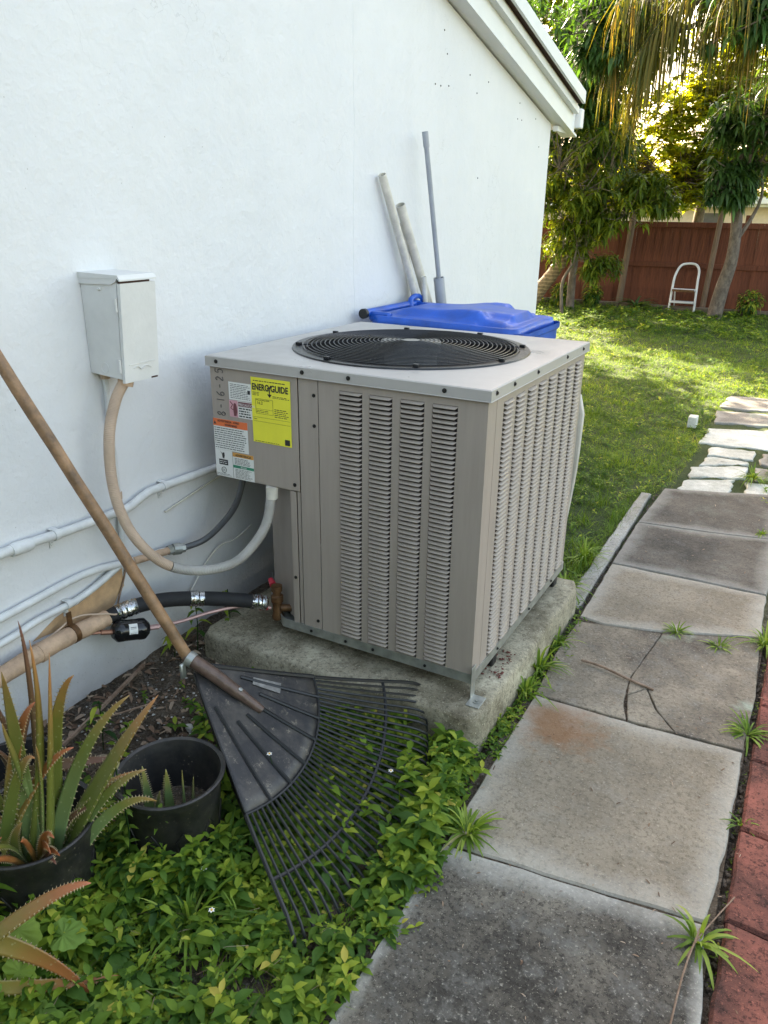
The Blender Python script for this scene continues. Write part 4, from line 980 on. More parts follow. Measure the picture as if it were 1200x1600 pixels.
def aloe_leaf(parent, p0, p1, p2, w, m, teeth=True, name='leaf'):
    p0, p1, p2 = Vector(p0), Vector(p1), Vector(p2); c1 = p1*2-(p0+p2)*.5; n = 14; v = []; al = []; spn_ = []; fs = []
    camv = Vector((.69, -1.8, 1.28))
    upv = Vector((random.uniform(-.6, .6), random.uniform(-1, -.2), .4)).normalized(); K = 8; edge = [[], []]
    for i in range(n+1):
        s = i/n; p = p0*(1-s)**2+c1*2*s*(1-s)+p2*s*s; t = ((c1-p0)*(1-s)+(p2-c1)*s).normalized(); x = t.cross(upv).normalized(); z = x.cross(t)
        ww = w*.41*(1-s**1.6)**.85+.0008; th_ = ww*.55
        for k in range(K):
            a_ = 2*PI*k/K; cx_ = math.cos(a_)*ww; cz = math.sin(a_)*th_
            if cz > 0: cz *= .25 if s < .8 else .6
            cz += (abs(math.cos(a_))**2)*ww*.28
            v.append(p+x*cx_+z*cz); al.append(s); spn_.append(0)
        edge[0].append((p+x*ww+z*ww*.28, x, t, ww)); edge[1].append((p-x*ww+z*ww*.28, -x, t, ww))
    for i in range(n):
        for k in range(K): fs.append((i*K+k, i*K+(k+1) % K, (i+1)*K+(k+1) % K, (i+1)*K+k))
    fs.append(tuple(n*K+k for k in range(K)))
    if teeth:
        for E_ in edge:
            for i in range(0, n-1):
                for hf in (0, .5):
                    q = E_[i][0].lerp(E_[i+1][0], hf); xx_, t_ = E_[i][1], E_[i][2]; b0 = len(v); sz = .0045
                    v += [q-t_*.002-xx_*.001, q+t_*.002-xx_*.001, q+xx_*sz+t_*.001, q+Vector((0, 0, .0022))-xx_*.001]; al += [i/n]*4; spn_ += [.6, .6, 1, .6]
                    fs += [(b0, b0+1, b0+2), (b0+1, b0+3, b0+2), (b0+3, b0, b0+2)]
    return mesh(name, v, fs, m, parent, True, {'along': al, 'spine': spn_})
al1 = thing('aloe_plant', 'tallest spiny aloe with upright olive and reddened leaves at the left edge', 'aloe', (-.57, -1.04, -.08), 'potted aloes')
AL = [(((-.555, -1.037, -.06), (-.511, -1.022, .217), (-.468, -1.01, .496)), .05, A_OLIVE), (((-.575, -1.062, -.03), (-.516, -1.031, .27), (-.484, -1.035, .532)), .045, A_OLIVE),
 (((-.63, -.985, .0), (-.60, -.975, .342), (-.585, -.985, .52)), .034, A_BROWN), (((-.547, -1.024, -.03), (-.476, -.966, .224), (-.397, -.896, .357)), .042, A_GREEN),
 (((-.545, -1.008, -.05), (-.452, -.927, .173), (-.367, -.848, .339)), .062, A_OLIVE), (((-.541, -1.014, -.07), (-.464, -.946, .097), (-.389, -.883, .164)), .036, A_GREEN),
 (((-.532, -.999, -.07), (-.452, -.927, .061), (-.382, -.871, .072)), .036, A_GREEN), (((-.567, -1.056, -.03), (-.537, -1.064, .268), (-.513, -1.082, .48)), .05, A_GREEN),
 (((-.597, -1.103, .02), (-.523, -1.041, .20), (-.46, -.997, .271)), .034, A_RED), (((-.582, -1.079, .10), (-.536, -1.062, .30), (-.488, -1.043, .398)), .04, A_RED),
 (((-.58, -1.076, -.062), (-.557, -1.096, .056), (-.521, -1.095, .13)), .042, A_GREEN), (((-.553, -1.005, .0), (-.508, -.995, .30), (-.449, -.979, .435)), .04, A_OLIVE),
 (((-.562, -1.048, -.03), (-.524, -1.043, .178), (-.495, -1.053, .3)), .046, A_GREEN), (((-.55, -1.029, .05), (-.54, -1.069, .25), (-.521, -1.096, .371)), .034, A_GREEN), (((-.591, -1.094, .05), (-.541, -1.07, .224), (-.498, -1.058, .272)), .032, A_OLIVE)]
for (p, w_, m) in AL: aloe_leaf(al1, *p, w_, m)
ra = random.Random(12)
for k in range(13):
    a_ = ra.uniform(-2.9, .9); b0 = Vector((-.58+.03*math.cos(a_), -1.04+.03*math.sin(a_), -.07)); ln_ = ra.uniform(.10, .20); hh = ra.uniform(.08, .34)
    d_ = Vector((math.cos(a_), math.sin(a_), 0)); aloe_leaf(al1, b0, b0+d_*ln_*.4+Vector((0, 0, hh*.62)), b0+d_*ln_+Vector((0, 0, hh*ra.uniform(.75, 1.05))), ra.uniform(.022, .036), ra.choice([A_RED, A_BROWN, A_GREEN, A_OLIVE]))
al2 = thing('aloe_plant', 'reddened aloe reaching in from the lower left corner with long arching leaves', 'aloe', (-.47, -1.27, -.17), 'potted aloes')
for p, w_, m in [(((-.47, -1.27, -.02), (-.361, -1.177, .085), (-.293, -1.125, .118)), .045, A_RED), (((-.47, -1.27, .03), (-.38, -1.19, -.06), (-.305, -1.15, -.165)), .05, A_RED),
 (((-.48, -1.28, -.10), (-.365, -1.184, -.125), (-.278, -1.1, -.140)), .034, A_RED), (((-.48, -1.28, -.06), (-.50, -1.22, .09), (-.47, -1.17, .18)), .04, A_RED), (((-.50, -1.30, -.1), (-.58, -1.25, .05), (-.6, -1.2, .2)), .04, A_OLIVE)]: aloe_leaf(al2, *p, w_, m)
al3 = thing('aloe_plant', 'young aloe with short upright green shoots inside the pot by the rake', 'aloe', (-.43, -.76, -.08), 'potted aloes')
for (dx, dy, h, ln, w_) in [(-.03, -.045, .145, -.01, .026), (-.052, -.03, .10, -.02, .02), (.02, -.03, .15, .0, .026), (.045, -.01, .145, .005, .018), (.052, .012, .115, .01, .016), (-.005, -.05, .10, .02, .016), (.0, -.02, .11, .0, .014), (-.06, -.01, .09, -.03, .012)]:
    bx_, by_ = P1[0]+dx, P1[1]+dy; h += .02; aloe_leaf(al3, (bx_, by_, -.085), (bx_+ln*.3, by_, -.085+h*.5), (bx_+ln, by_, -.085+h), w_*1.25, A_SMALL, True)
al4 = thing('aloe_plant', 'brownish aloe stump with thick drooping leaves in the pot against the wall', 'aloe', (-.84, -.9, -.08), 'potted aloes')
for p, w_ in [(((-.84, -.90, -.05), (-.78, -.95, .08), (-.76, -1.0, .16)), .045), (((-.84, -.9, -.05), (-.74, -.84, .0), (-.60, -.76, .02)), .05), (((-.85, -.88, -.05), (-.84, -.9, .12), (-.83, -.95, .3)), .04), (((-.84, -.9, -.05), (-.8, -.88, .1), (-.76, -.86, .2)), .035)]: aloe_leaf(al4, *p, w_, A_BROWN)

# scalloped bright plant at lower left
sc = thing('broadleaf_plant', 'bright green fuzzy plant with large scalloped leaves under the reddened aloe', 'plant', (-.42, -1.2, -.17))
def scallop(c, nrm, r, dirv, parent, seed):
    rs = random.Random(seed); nrm = Vector(nrm).normalized(); a = (Vector(dirv)-nrm*Vector(dirv).dot(nrm)).normalized(); b_ = nrm.cross(a); v = [Vector(c)]; K = 44
    for rr in (.5, 1):
        for k in range(K):
            th = 2*PI*k/K; rad = r*.9*rr*(1+.28*math.cos(th)**3)*(.86+(.13*abs(math.sin(th*6)) if rr == 1 else 0)); z = -.22*r*rr*rr+.09*r*math.sin(th*3+seed)*rr+.26*r*abs(math.sin(th))*rr-.1*r*abs(math.sin(th*6))*(rr < 1)
            v.append(Vector(c)+a*math.cos(th)*rad+b_*math.sin(th)*rad*.88+nrm*z)
    fs = [(0, 1+k, 1+(k+1) % K) for k in range(K)]+[(1+k, 1+K+k, 1+K+(k+1) % K, 1+(k+1) % K) for k in range(K)]
    return mesh('leaf', v, fs, L_PLECT, parent, True, {'rnd': [rs.random()]*len(v)})
for i_, (c, nr, r, d) in enumerate([((-.455, -1.185, -.035), (.3, -.5, .8), .045, (1, 0, 0)), ((-.40, -1.13, -.07), (.2, -.3, .9), .042, (1, .6, 0)), ((-.425, -1.215, -.095), (.4, -.8, .5), .045, (.2, -.2, -1)), ((-.46, -1.26, -.10), (.2, -.7, .6), .04, (-.5, 0, -.5)),
   ((-.35, -1.24, -.15), (.3, -.5, .8), .045, (1, .2, -.2)), ((-.27, -1.19, -.15), (.1, -.5, .8), .04, (.6, -.3, 0)), ((-.30, -1.225, -.17), (.3, -.3, .8), .035, (.3, -1, 0)), ((-.40, -1.285, -.16), (.2, -.6, .7), .038, (0, -1, 0)), ((-.48, -1.12, -.08), (.1, -.4, .9), .035, (-.2, 1, 0)), ((-.34, -1.16, -.145), (.2, -.3, .9), .028, (.5, .5, 0))]):
    scallop(c, nr, r, d, sc, i_)
    MB().tube([(-.42+random.uniform(-.02, .02), -1.2+random.uniform(-.02, .02), -.17), (Vector(c)+Vector((-.42, -1.2, -.17)))*.5+Vector((0, 0, .01)), Vector(c)-Vector((0, 0, .004))], .0028, 5).build('stalk', L_PLECT, sc, True)

# ================================================================== WEEDS AND GRASS
from math import cos, sin
RK = [np.array(H), np.array(T1), np.array(T2)]
def rake_z(x, y):
    """height of the rake head over a ground point, or None"""
    n_ = np.cross(RK[1]-RK[0], RK[2]-RK[0]); z = RK[0][2]-(n_[0]*(x-RK[0][0])+n_[1]*(y-RK[0][1]))/n_[2]
    q = Vector((x, y, z))-H; r = q.length
    if r < 1e-3 or r > .72: return None
    dd = q.normalized(); a1 = d1.angle(dd); a2 = d2.angle(dd)
    if a1 > om+.05 or a2 > om+.05: return None
    return z, r
def sprigs(n, region, scale=1., lo=.03, hi=.10, seed=1, name='ground_cover', m=None, rb=None):
    r_ = np.random.default_rng(seed); P, D, Nn, L, Wd, R_ = [], [], [], [], [], []
    cnt = 0; tries = 0; stems = MB()
    while cnt < n and tries < n*30:
        tries += 1; x, y, dn = region(r_)
        if dn is None: continue
        if r_.random() > dn: continue
        g = float(gz(x, y)); h = r_.uniform(lo, hi)
        q = rake_z(x, y)
        if q is not None:
            lim = q[0]-g-.012
            if q[1] < .40: h = min(h, max(.01, lim-.02))
            elif r_.random() < .10: h = min(h, lim+.03)
            else:
                h = min(h, lim-.045)
                if h < .012:
                    if r_.random() < .55: continue
                    h = .012
        lean = np.array([r_.normal()*.35, r_.normal()*.35, 1.]); lean /= np.linalg.norm(lean); base = np.array([x, y, g]); pairs = max(2, int(2+h/.025)); a0 = r_.random()*PI; cl_ = .5+.5*math.sin(x*23/scale+2*math.sin(y*17/scale))*math.sin(y*21/scale+1.5*math.sin(x*13/scale)); sh_ = np.clip(.35*r_.random()+.65*cl_+(.3 if r_.random() < .06 else 0), 0, 1); ss_ = .62+.62*((cl_*7.3) % 1)
        if cl_ < .22 and r_.random() < .8 and y < .9: cnt += 1; continue
        for k in range(pairs):
            s = .35+.65*(k+1)/pairs; c = base+lean*h*s; a = a0+k*PI/2+r_.normal()*.2; sz = (.030-.009*(k == pairs-1))*scale*ss_*r_.uniform(.6, 1.3)
            el = .15+.5*(k == pairs-1)
            for q_ in (0, PI):
                d = np.array([cos(a+q_), sin(a+q_), el+r_.normal()*.2]); P.append(c); D.append(d); Nn.append(np.array([-.2*cos(a+q_), -.2*sin(a+q_), 1.])); L.append(sz*1.25); Wd.append(sz*.62); R_.append(np.clip(.5*sh_+.42*r_.random()+.18*(k == pairs-1)+(.25 if r_.random() < .04 else 0), 0, 1))
        cnt += 1
    return leaves(name, P, D, Nn, np.array(L), np.array(Wd), 'leaf', m or L_WEED, None, .3, .15, np.array(R_))
potc = [(P1[0], P1[1], .125), (P2[0], P2[1], .13), (P3[0], P3[1], .12)]
def free(x, y):
    for cx_, cy_, r in potc:
        if (x-cx_)**2+(y-cy_)**2 < r*r: return False
    return True
def edge_x(y): return .10+.03*math.sin(y*7)+.012*math.sin(y*31)
def reg_front(r_):
    x = r_.uniform(-.95, .17); y = r_.uniform(-1.55, -.12)
    if not free(x, y) or x > edge_x(y)+(.03 if y < -.25 else .0): return x, y, None
    if y > -.115 : return x, y, None
    # bare litter strip along the wall and below the hub
    bare = (x+1.07)*.9+(-y-.1)*.35
    d = 1. if bare > .62 else (.25 if bare > .45 else .02)
    if x > -.25 and y > -.35: d = 1
    if (x+.12)**2/.03+(y+1.0)**2/.004 < 1: d = .25
    return x, y, d
tag(sprigs(2500, reg_front, 1.05, .02, .085, 3), 'low leafy green weeds covering the soil around the pots and rake', kind='stuff')
tag(sprigs(2900, reg_front, .52, .012, .055, 33), 'tiny leafed creeping weeds filling between the larger weeds', kind='stuff')
def reg_strip(r_):
    x = r_.uniform(.068, .128); y = r_.uniform(-.13, .93); return x, y, 1.
tag(sprigs(240, reg_strip, .6, .015, .05, 34), 'small weeds in the strip between the pad and the path', kind='stuff')
def reg_joint(r_):
    k = r_.integers(5); t = r_.random()
    x, y = [(.13+.6*t, -.453+.075*t), (.13+.6*t, .26+.025*t), (.11+.6*t, .82+.2*t), (.09+.63*t, 1.39), (.75+.006*t, -1.4+3.6*r_.random())][k]
    return x, y+r_.normal()*.003, (1. if math.sin(x*31+k*2)+math.sin(y*19+k) > .5 else .12)
tag(sprigs(230, reg_joint, .28, .006, .02, 35), 'tiny green weeds rooted in the path joints', kind='stuff')
def reg_pots(r_):
    k = r_.integers(2); c = (P1, P2)[k]; a = r_.uniform(-2.6, .4); rr_ = r_.uniform(.128, .19); return c[0]+rr_*math.cos(a), c[1]+rr_*math.sin(a), 1.
tag(sprigs(150, reg_pots, .95, .07, .15, 36), 'taller leafy weeds crowding the fronts of the two black pots', kind='stuff')
def reg_tall(r_):
    x = r_.uniform(-.22, .12); y = r_.uniform(-.62, -.13); return (x, y, 1.) if x < edge_x(y) else (x, y, None)
tag(sprigs(190, reg_tall, 1.25, .06, .14, 5, 'ground_cover'), 'taller leafy weeds crowding between the rake tips and the path', kind='stuff')
def blades(name, n, region, L0, W0, m, seed, spread=.5, droop=.45, parent=None, low=.5):
    r_ = np.random.default_rng(seed); X, Y, DN = region(r_, n); k = r_.random(len(X)) < DN; X, Y = X[k], Y[k]; n = len(X)
    a = r_.random(n)*2*PI+1.5*np.sin(X*9)*np.cos(Y*8); sp_ = r_.random(n)**.7*spread; D = np.stack([np.cos(a)*sp_, np.sin(a)*sp_, np.ones(n)], 1); P = np.stack([X, Y, gz(X, Y)-.003], 1)
    Nn = np.stack([-np.cos(a), -np.sin(a), np.full(n, .3)], 1); L = L0*r_.uniform(low*.7, 1.3, n)*(.75+.5*(np.sin(X*6.1+Y*2)*np.sin(Y*5.7-X) > .25))
    cl_ = .5+.25*np.sin(X*3.1+1.3*np.sin(Y*2.3))+.2*np.sin(Y*5.3+X*7.7)+.1*np.sin(X*19+Y*23)
    rn = np.clip(.5*r_.random(n)+.42*np.clip(cl_, 0, 1)+.25*(r_.random(n) < .04), 0, 1)
    return leaves(name, P, D, Nn, L, W0*r_.uniform(.6, 1.3, n), 'blade', m, parent, 0, droop*r_.uniform(.3, 1.5, n), rn)
def onpath(X, Y): return (X > .085) & (X < .76) & (Y < 2.6) | ((X > .14) & (X < .6) & (Y > 2.6) & (Y < 5.5)) | ((X > -.95) & (X < .07) & (Y < .94)) | ((X > .77) & (X < 1.4) & (Y < 2.5)) | ((X > 0) & (X < .085) & (Y < 2.45)) | (X < -1.07) & (Y < 3.62)
def reg_lawn(y0, y1, x0, x1, bias=1.):
    def f_(r_, n):
        Y = y0+(y1-y0)*r_.random(n)**bias; X = r_.uniform(x0, x1, n); xl = .15-(Y+1.8)*.42; k = (X > xl-.8) & (X < .95+(Y+1.8)*.16)
        thin = np.where((X > -.35) & (X < .05) & (Y > 1.15) & (Y < 2.0), .45, 1.)
        return X, Y, np.where(onpath(X, Y) | ~k, 0, thin)
    return f_
for args in [(95000, reg_lawn(.95, 4.2, -1.06, 1.6), .075, .0042, 11), (120000, reg_lawn(4.2, 7.6, -3.6, 2.6), .075, .0065, 12), (80000, reg_lawn(7.6, 11.95, -6, 3.6), .085, .010, 13)]:
    tag(blades('grass', args[0], args[1], args[2], args[3], L_GRASS, args[4], 1.3, .7), 'green lawn grass of the back yard in patchy shade', kind='stuff')
def reg_lawnleaf(y0, y1, x0, x1):
    f_ = reg_lawn(y0, y1, x0, x1)
    def g_(r_):
        X, Y, d = f_(r_, 1); return float(X[0]), float(Y[0]), (float(d[0]) if d[0] > 0 else None)
    return g_
tag(sprigs(1300, reg_lawnleaf(.95, 4.6, -1.06, 1.3), .8, .02, .055, 21), 'small broadleaf weeds mixed into the near lawn', kind='stuff')
tag(sprigs(1000, reg_lawnleaf(4.6, 9, -3.4, 2.0), 1.3, .02, .06, 22), 'small broadleaf weeds mixed into the middle lawn', kind='stuff')
tag(sprigs(1100, reg_lawnleaf(9, 11.9, -5.2, 2.6), 2.1, .03, .09, 23), 'small broadleaf weeds mixed into the far sunlit lawn', kind='stuff')
tag(blades('grass', 1500, lambda r_, n: (r_.uniform(-.8, .08, n), r_.uniform(-1.5, -.3, n), np.where((np.array([free(a_, b_) for a_, b_ in zip(np.zeros(n), np.zeros(n))])), 1., 1.)*1), .05, .003, L_GRASS, 31, .8, .4) if False else blades('grass', 4200, lambda r_, n: (r_.uniform(-.48, .12, n), r_.uniform(-1.5, -.35, n), np.full(n, 1.)), .12, .0034, L_GRASS, 31, .9, .6), 'thin grass blades mixed into the weeds near the rake', kind='stuff')

def tuft(x, y, n, L0, W0, label, seed, spread=1.4, lift=0., m=None, droop=.6):
    r_ = np.random.default_rng(seed); a = r_.random(n)*2*PI; sp_ = r_.random(n)*spread; rad = r_.random(n)*.018
    D = np.stack([np.cos(a)*sp_, np.sin(a)*sp_, np.ones(n)], 1); P = np.stack([x+np.cos(a)*rad, y+np.sin(a)*rad, np.full(n, -.155+lift)], 1); Nn = np.stack([-np.cos(a), -np.sin(a), np.full(n, .4)], 1)
    L = L0*r_.uniform(.45, 1.2, n)
    PROF['long'] = [(0, .6, 0), (.2, 1, .0), (.45, .95, -.02), (.7, .7, -.07), (.88, .4, -.13), (1, .02, -.18)]
    o = leaves('grass_tuft', P, D, Nn, L, W0*r_.uniform(.7, 1.2, n), 'long', m or L_TUFT, None, .35, droop*r_.uniform(.4, 1.3, n), np.clip(r_.random(n)*.95+.08*(r_.random(n) < .08), 0, 1))
    return tag(o, label, 'grass tuft', 'grass tufts growing in the path joints')
tuft(.165, -.40, 60, .105, .0085, 'spreading grass tuft in the joint between the blackened slab and tan slab', 41, 2.6, .003, droop=.35)
tuft(.715, -.44, 26, .115, .009, 'lone grass tuft beside the red pavers at the near slab joint', 42, 2.2)
tuft(.74, .38, 55, .10, .007, 'grass tuft on the right edge of the cracked slab touching the red pavers', 43, 2.2)
tuft(.745, .97, 60, .12, .007, 'grass tuft at the right end of the joint beyond the cracked slab', 44, 2.)
tuft(.45, .905, 50, .055, .005, 'low grass mat in the joint behind the cracked slab, nearer the pad', 45, 3., droop=.3)
tuft(.60, .87, 55, .06, .005, 'low grass mat in the joint behind the cracked slab, nearer the pavers', 46, 3., droop=.3)
tuft(.53, 3.0, 60, .13, .009, 'grass tuft overlapping the white painted pavers', 47, 1.6)
tuft(.65, 2.1, 30, .05, .006, 'small grass tuft by the dark far slabs', 48, 2.5)
tuft(.76, -.02, 16, .05, .005, 'tiny grass tuft poking up next to the tan slab', 49, 2.2)
tuft(.085, .40, 46, .16, .008, 'long bright grass tuft beside the middle of the concrete pad', 50, 1.3, .0, None, .7)
tuft(.09, .25, 34, .13, .008, 'bright grass tuft beside the near half of the concrete pad', 51, 1.2, .0, None, .7)
tuft(.09, .60, 30, .14, .007, 'bright grass tuft beside the far half of the concrete pad', 52, 1.2, .0, None, .8)
tuft(-.01, 1.02, 70, .17, .008, 'long bright grass tuft right behind the pad corner', 53, 1.2, .0, None, .7)
tuft(-.02, 1.35, 60, .17, .008, 'long bright grass tuft growing next to the kerb strip', 54, 1.2, .0, None, .7)
tuft(-.26, -.93, 44, .17, .008, 'arching grass clump among the weeds below the rake plate', 55, 1.4, -.02, None, .5)
tuft(-.10, -1.05, 24, .13, .007, 'arching grass clump at the lowest rake tines', 56, 1.4, -.02, None, .5)
tuft(.02, -1.24, 20, .15, .008, 'grass clump at the bottom of the frame beside the blackened slab', 57, 1.2, -.02)
tuft(-.31, -.74, 8, .24, .010, 'tall broad grass blades beside the pot and rake plate', 58, .5, -.02, None, .4)
# small seedlings by the wall
def seedling(x, y, h, n, label, seed):
    r_ = np.random.default_rng(seed); P, D, Nn, L = [], [], [], []; g = float(gz(x, y)); t = thing('seedling', label, 'weed', (x, y, g), 'leafy seedlings')
    for k in range(n):
        z = g+h*(.35+.65*k/n); a = k*2.4+r_.normal()*.2; c = (x+.01*sin(k), y+.01*cos(k*2), z)
        P.append(c); D.append((cos(a), sin(a), .15)); Nn.append((-.1*cos(a), -.1*sin(a), 1)); L.append(.045*r_.uniform(.7, 1.2))
    leaves('foliage', P, D, Nn, np.array(L), .018, 'leaf', L_WEED, t, .3, .5); MB().tube([(x, y, g), (x+.01, y, g+h*.5), (x, y+.008, g+h)], .0018, 5).build('stem', L_WEED, t)
seedling(-1.0, -.18, .13, 12, 'leafy seedling below the insulated line behind the rake handle', 61); seedling(-.97, -.10, .22, 12, 'tallest leafy seedling rising behind the insulated line', 62)
seedling(-.86, -.62, .16, 12, 'leafy seedling against the wall between aloe leaves and debris', 63); seedling(-.93, .02, .20, 10, 'leafy seedling behind the insulated line nearest the unit', 64)
wf2 = thing('flowering_weed', 'pale green leafy weed with tiny white buds rising beside the aloe pot', 'weed', (-.52, -.87, -.17))
P, D, Nn, L = [], [], [], []; 
for st__ in ((0, 0, .30), (.05, -.03, .24), (-.03, .04, .2), (.10, .02, .2)):
    bx_, by_ = -.52+st__[0], -.87+st__[1]; MB().tube([(bx_, by_, -.17), (bx_+.02, by_, -.17+st__[2]*.6), (bx_+.03, by_-.01, -.17+st__[2])], .0018, 5).build('stem', L_WEED, wf2)
    for k in range(16):
        z = -.17+st__[2]*(.3+.7*k/16); a = k*2.4; P.append((bx_+.02*k/16, by_, z)); D.append((cos(a), sin(a), .4)); Nn.append((-.2*cos(a), -.2*sin(a), 1)); L.append(.034)
leaves('foliage', P, D, Nn, np.array(L), .012, 'leaf', L_TUFT, wf2, .3, .3)
def flower(x, y, z, label, group, s=1.):
    t = thing('flower', label, 'flower', (x, y, z), group); 
    P = [(x, y, z)]*6; D = [(cos(k*PI/3), sin(k*PI/3), .2) for k in range(6)]
    leaves('petals', P, D, [(0, 0, 1)]*6, .009*s, .006*s, 'leaf', PETAL, t, .2); MB().lathe((x, y, z), [(.003*s, -.001), (.0028*s, .003), (.0003, .004)], 8).build('centre', POLLEN, t, True)
    MB().tube([(x, y, z-.001), (x+.004, y+.004, z-.03)], .0009, 4).build('stem', L_WEED, t)
for q, lb in [((-.19, -.93, -.085), 'tiny white daisy with yellow centre between the lowest rake tines'), ((-.40, -1.16, -.13), 'tiny white daisy in the weeds nearest the lower left corner'),
    ((-.26, -.87, -.06), 'tiny white daisy close to the bottom corner of the rake plate'), ((-.28, -.60, .05), 'tiny dried white flower lying on the rake plate edge'), ((-.05, -.40, -.05), 'tiny white daisy among the taller weeds past the rake tips'), ((-.36, -.93, -.09), 'tiny white daisy just below the pot holding young aloe shoots')]: flower(*q, lb, 'daisies scattered among the weeds', .85)

# debris along the wall
r_ = np.random.default_rng(77); n = 900; X = r_.uniform(-1.06, -.5, n); Y = r_.uniform(-1.2, -.05, n); k = (((X+1.07)*.9+(-Y-.1)*.35) < .62)
X, Y = X[k], Y[k]; n = len(X); a = r_.random(n)*2*PI
tag(leaves('leaf_litter', np.stack([X, Y, gz(X, Y)+.006], 1), np.stack([np.cos(a), np.sin(a), r_.normal(0, .25, n)], 1), np.stack([r_.normal(0, .4, n), r_.normal(0, .4, n), np.ones(n)], 1), r_.uniform(.012, .05, n), r_.uniform(.004, .02, n), 'lance', L_DRY, None, .5), 'dry brown leaf litter along the foot of the wall', kind='stuff')
n = 500; X = r_.uniform(-.9, .1, n); Y = r_.uniform(-1.5, -.3, n); a = r_.random(n)*2*PI
tag(leaves('dry_grass', np.stack([X, Y, gz(X, Y)+.008], 1), np.stack([np.cos(a), np.sin(a), r_.normal(.1, .2, n)], 1), np.stack([0*X, 0*X, 1+0*X], 1), r_.uniform(.03, .10, n), .0025, 'blade', L_DRY, None), 'dry straw strands lying under the weeds', kind='stuff')
def litter_stones(name, n, xr, yr, s0, s1, m, label, zf, seed, cond=None):
    r2 = random.Random(seed); b = MB()
    for _ in range(n):
        x, y = r2.uniform(*xr), r2.uniform(*yr)
        if cond and not cond(x, y): continue
        s = r2.uniform(s0, s1); v = []; c = (x, y, zf(x, y)+s*.25)
        for q in ((1, 0, 0), (0, 1, 0), (-1, 0, 0), (0, -1, 0), (0, 0, .7), (0, 0, -.7), (.7, .7, .2), (-.7, .6, .2)): v.append((c[0]+q[0]*s*r2.uniform(.5, 1), c[1]+q[1]*s*r2.uniform(.5, 1), c[2]+q[2]*s*r2.uniform(.5, 1)))
        b.add(v, [(0, 6, 4), (6, 1, 4), (1, 7, 4), (7, 2, 4), (2, 3, 4), (3, 0, 4), (0, 6, 5), (6, 1, 5), (1, 7, 5), (7, 2, 5), (2, 3, 5), (3, 0, 5)])
    return tag(b.build(name, m), label, kind='stuff')
litter_stones('gravel', 520, (-1.03, -.45), (-.75, -.02), .002, .007, STONE, 'pale grit and stone chips on the soil near the wall', lambda x, y: float(gz(x, y)), 5, lambda x, y: (x+1.07)*.9+(-y-.1)*.35 < .66)
litter_stones('gravel', 420, (.078, .112), (.80, 2.5), .003, .009, plain('dark_joint_grit', (.10, .08, .065), .9, 0, .5, 60), 'dark debris packed in the gap between kerb and path', lambda x, y: -.175, 6)
litter_stones('gravel', 700, (.742, .762), (-1.6, 2.5), .003, .008, plain('joint_soil', (.09, .07, .05), .9, 0, .5, 60), 'dark debris packed in the gap between path and red pavers', lambda x, y: -.172, 8)
litter_stones('gravel', 45, (-.02, .04), (.12, .3), .003, .008, plain('rust_flakes', (.13, .04, .03), .9), 'dark red flakes lying on the pad edge under the unit', lambda x, y: -.048, 9)
# pale stones by the pad
for i_, (x, y, s) in enumerate(((-.70, -.30, .028), (-.66, -.36, .02), (-.74, -.40, .016))):
    b = MB(); pts = []; r2 = random.Random(i_)
    pl_ = [(x+s*cos(t)*r2.uniform(.7, 1.1), y+s*.8*sin(t)*r2.uniform(.7, 1.1)) for t in np.linspace(0, 2*PI, 9)[:-1]]; b.prism(pl_, float(gz(x, y))-.01, float(gz(x, y))+.012, .004)
    tag(b.build('stone', STONE), ('flat pale stone nearest the rake hub', 'smaller pale stone beside the flat one by the rake', 'smallest pale stone nearer the aloe')[i_], 'stone', 'pale stones by the rake hub')
# twigs
def twig(pts, r, label): return pipe('twig', pts, r, TWIG, label, 'twig', 'fallen twigs', 6, 4)
twig([(.20, .52, -.143), (.27, .51, -.14), (.36, .485, -.143), (.45, .465, -.146)], .0042, 'bare pinkish twig lying across the cracked slab')
twig([(-1.02, -.30, -.10), (-.97, -.48, -.10), (-.93, -.68, -.11), (-.90, -.85, -.12)], .007, 'thick brown twig lying along the foot of the wall')
twig([(-.62, -.45, -.15), (-.68, -.62, -.14), (-.76, -.78, -.13)], .005, 'curved brown twig under the tall aloe leaf')
twig([(-.85, -.42, -.11), (-.93, -.6, -.10)], .003, 'thin dry twig beside the thick one by the wall')
twig([(.715, -.42, -.135), (.70, -.55, -.138), (.695, -.75, -.145)], .002, 'thin straw stalk along the near right slab edge')
twig([(.77, -.30, -.13), (.72, -.43, -.135), (.70, -.5, -.14)], .0015, 'thin straw stalk crossing the near grass tuft')
b = MB(); b.box(-.005, .055, 4.10, 4.2, -.17, -.09, .004); tag(b.build('paver_block', C_WHITE), 'small white concrete block half sunk in the lawn', 'block')

# ================================================================== BACK YARD
ld = thing('step_ladder', 'small white two-step folding ladder leaning on the back fence', 'ladder', (-1.28, 11.85, -.18))
for k in range(1):
    P_ = [(-1.48, 11.82, -.17), (-1.485, 11.95, .28), (-1.465, 12.05, .44), (-1.42, 12.1, .525), (-1.35, 12.12, .55), (-1.25, 12.12, .555), (-1.18, 12.1, .53), (-1.13, 12.05, .45), (-1.115, 11.95, .28), (-1.09, 11.82, -.17)]
    MB().tube(spline(P_, 5), .019, 8).build('frame', WHITEP, ld, True)
MB().box(-1.47, -1.12, 11.80, 11.96, .145, .175, .006).build('tread', WHITEP, ld); MB().box(-1.48, -1.11, 11.78, 11.93, -.045, -.015, .006).build('tread', WHITEP, ld)
MB().box(-1.465, -1.125, 11.792, 11.798, .135, .172).build('tread_lip', BRASS, ld)
b = MB(); b.tube([(-1.45, 12.0, .12), (-1.45, 12.15, -.17)], .013, 6); b.tube([(-1.13, 12.0, .12), (-1.13, 12.15, -.17)], .013, 6); b.build('rear_leg', WHITEP, ld)
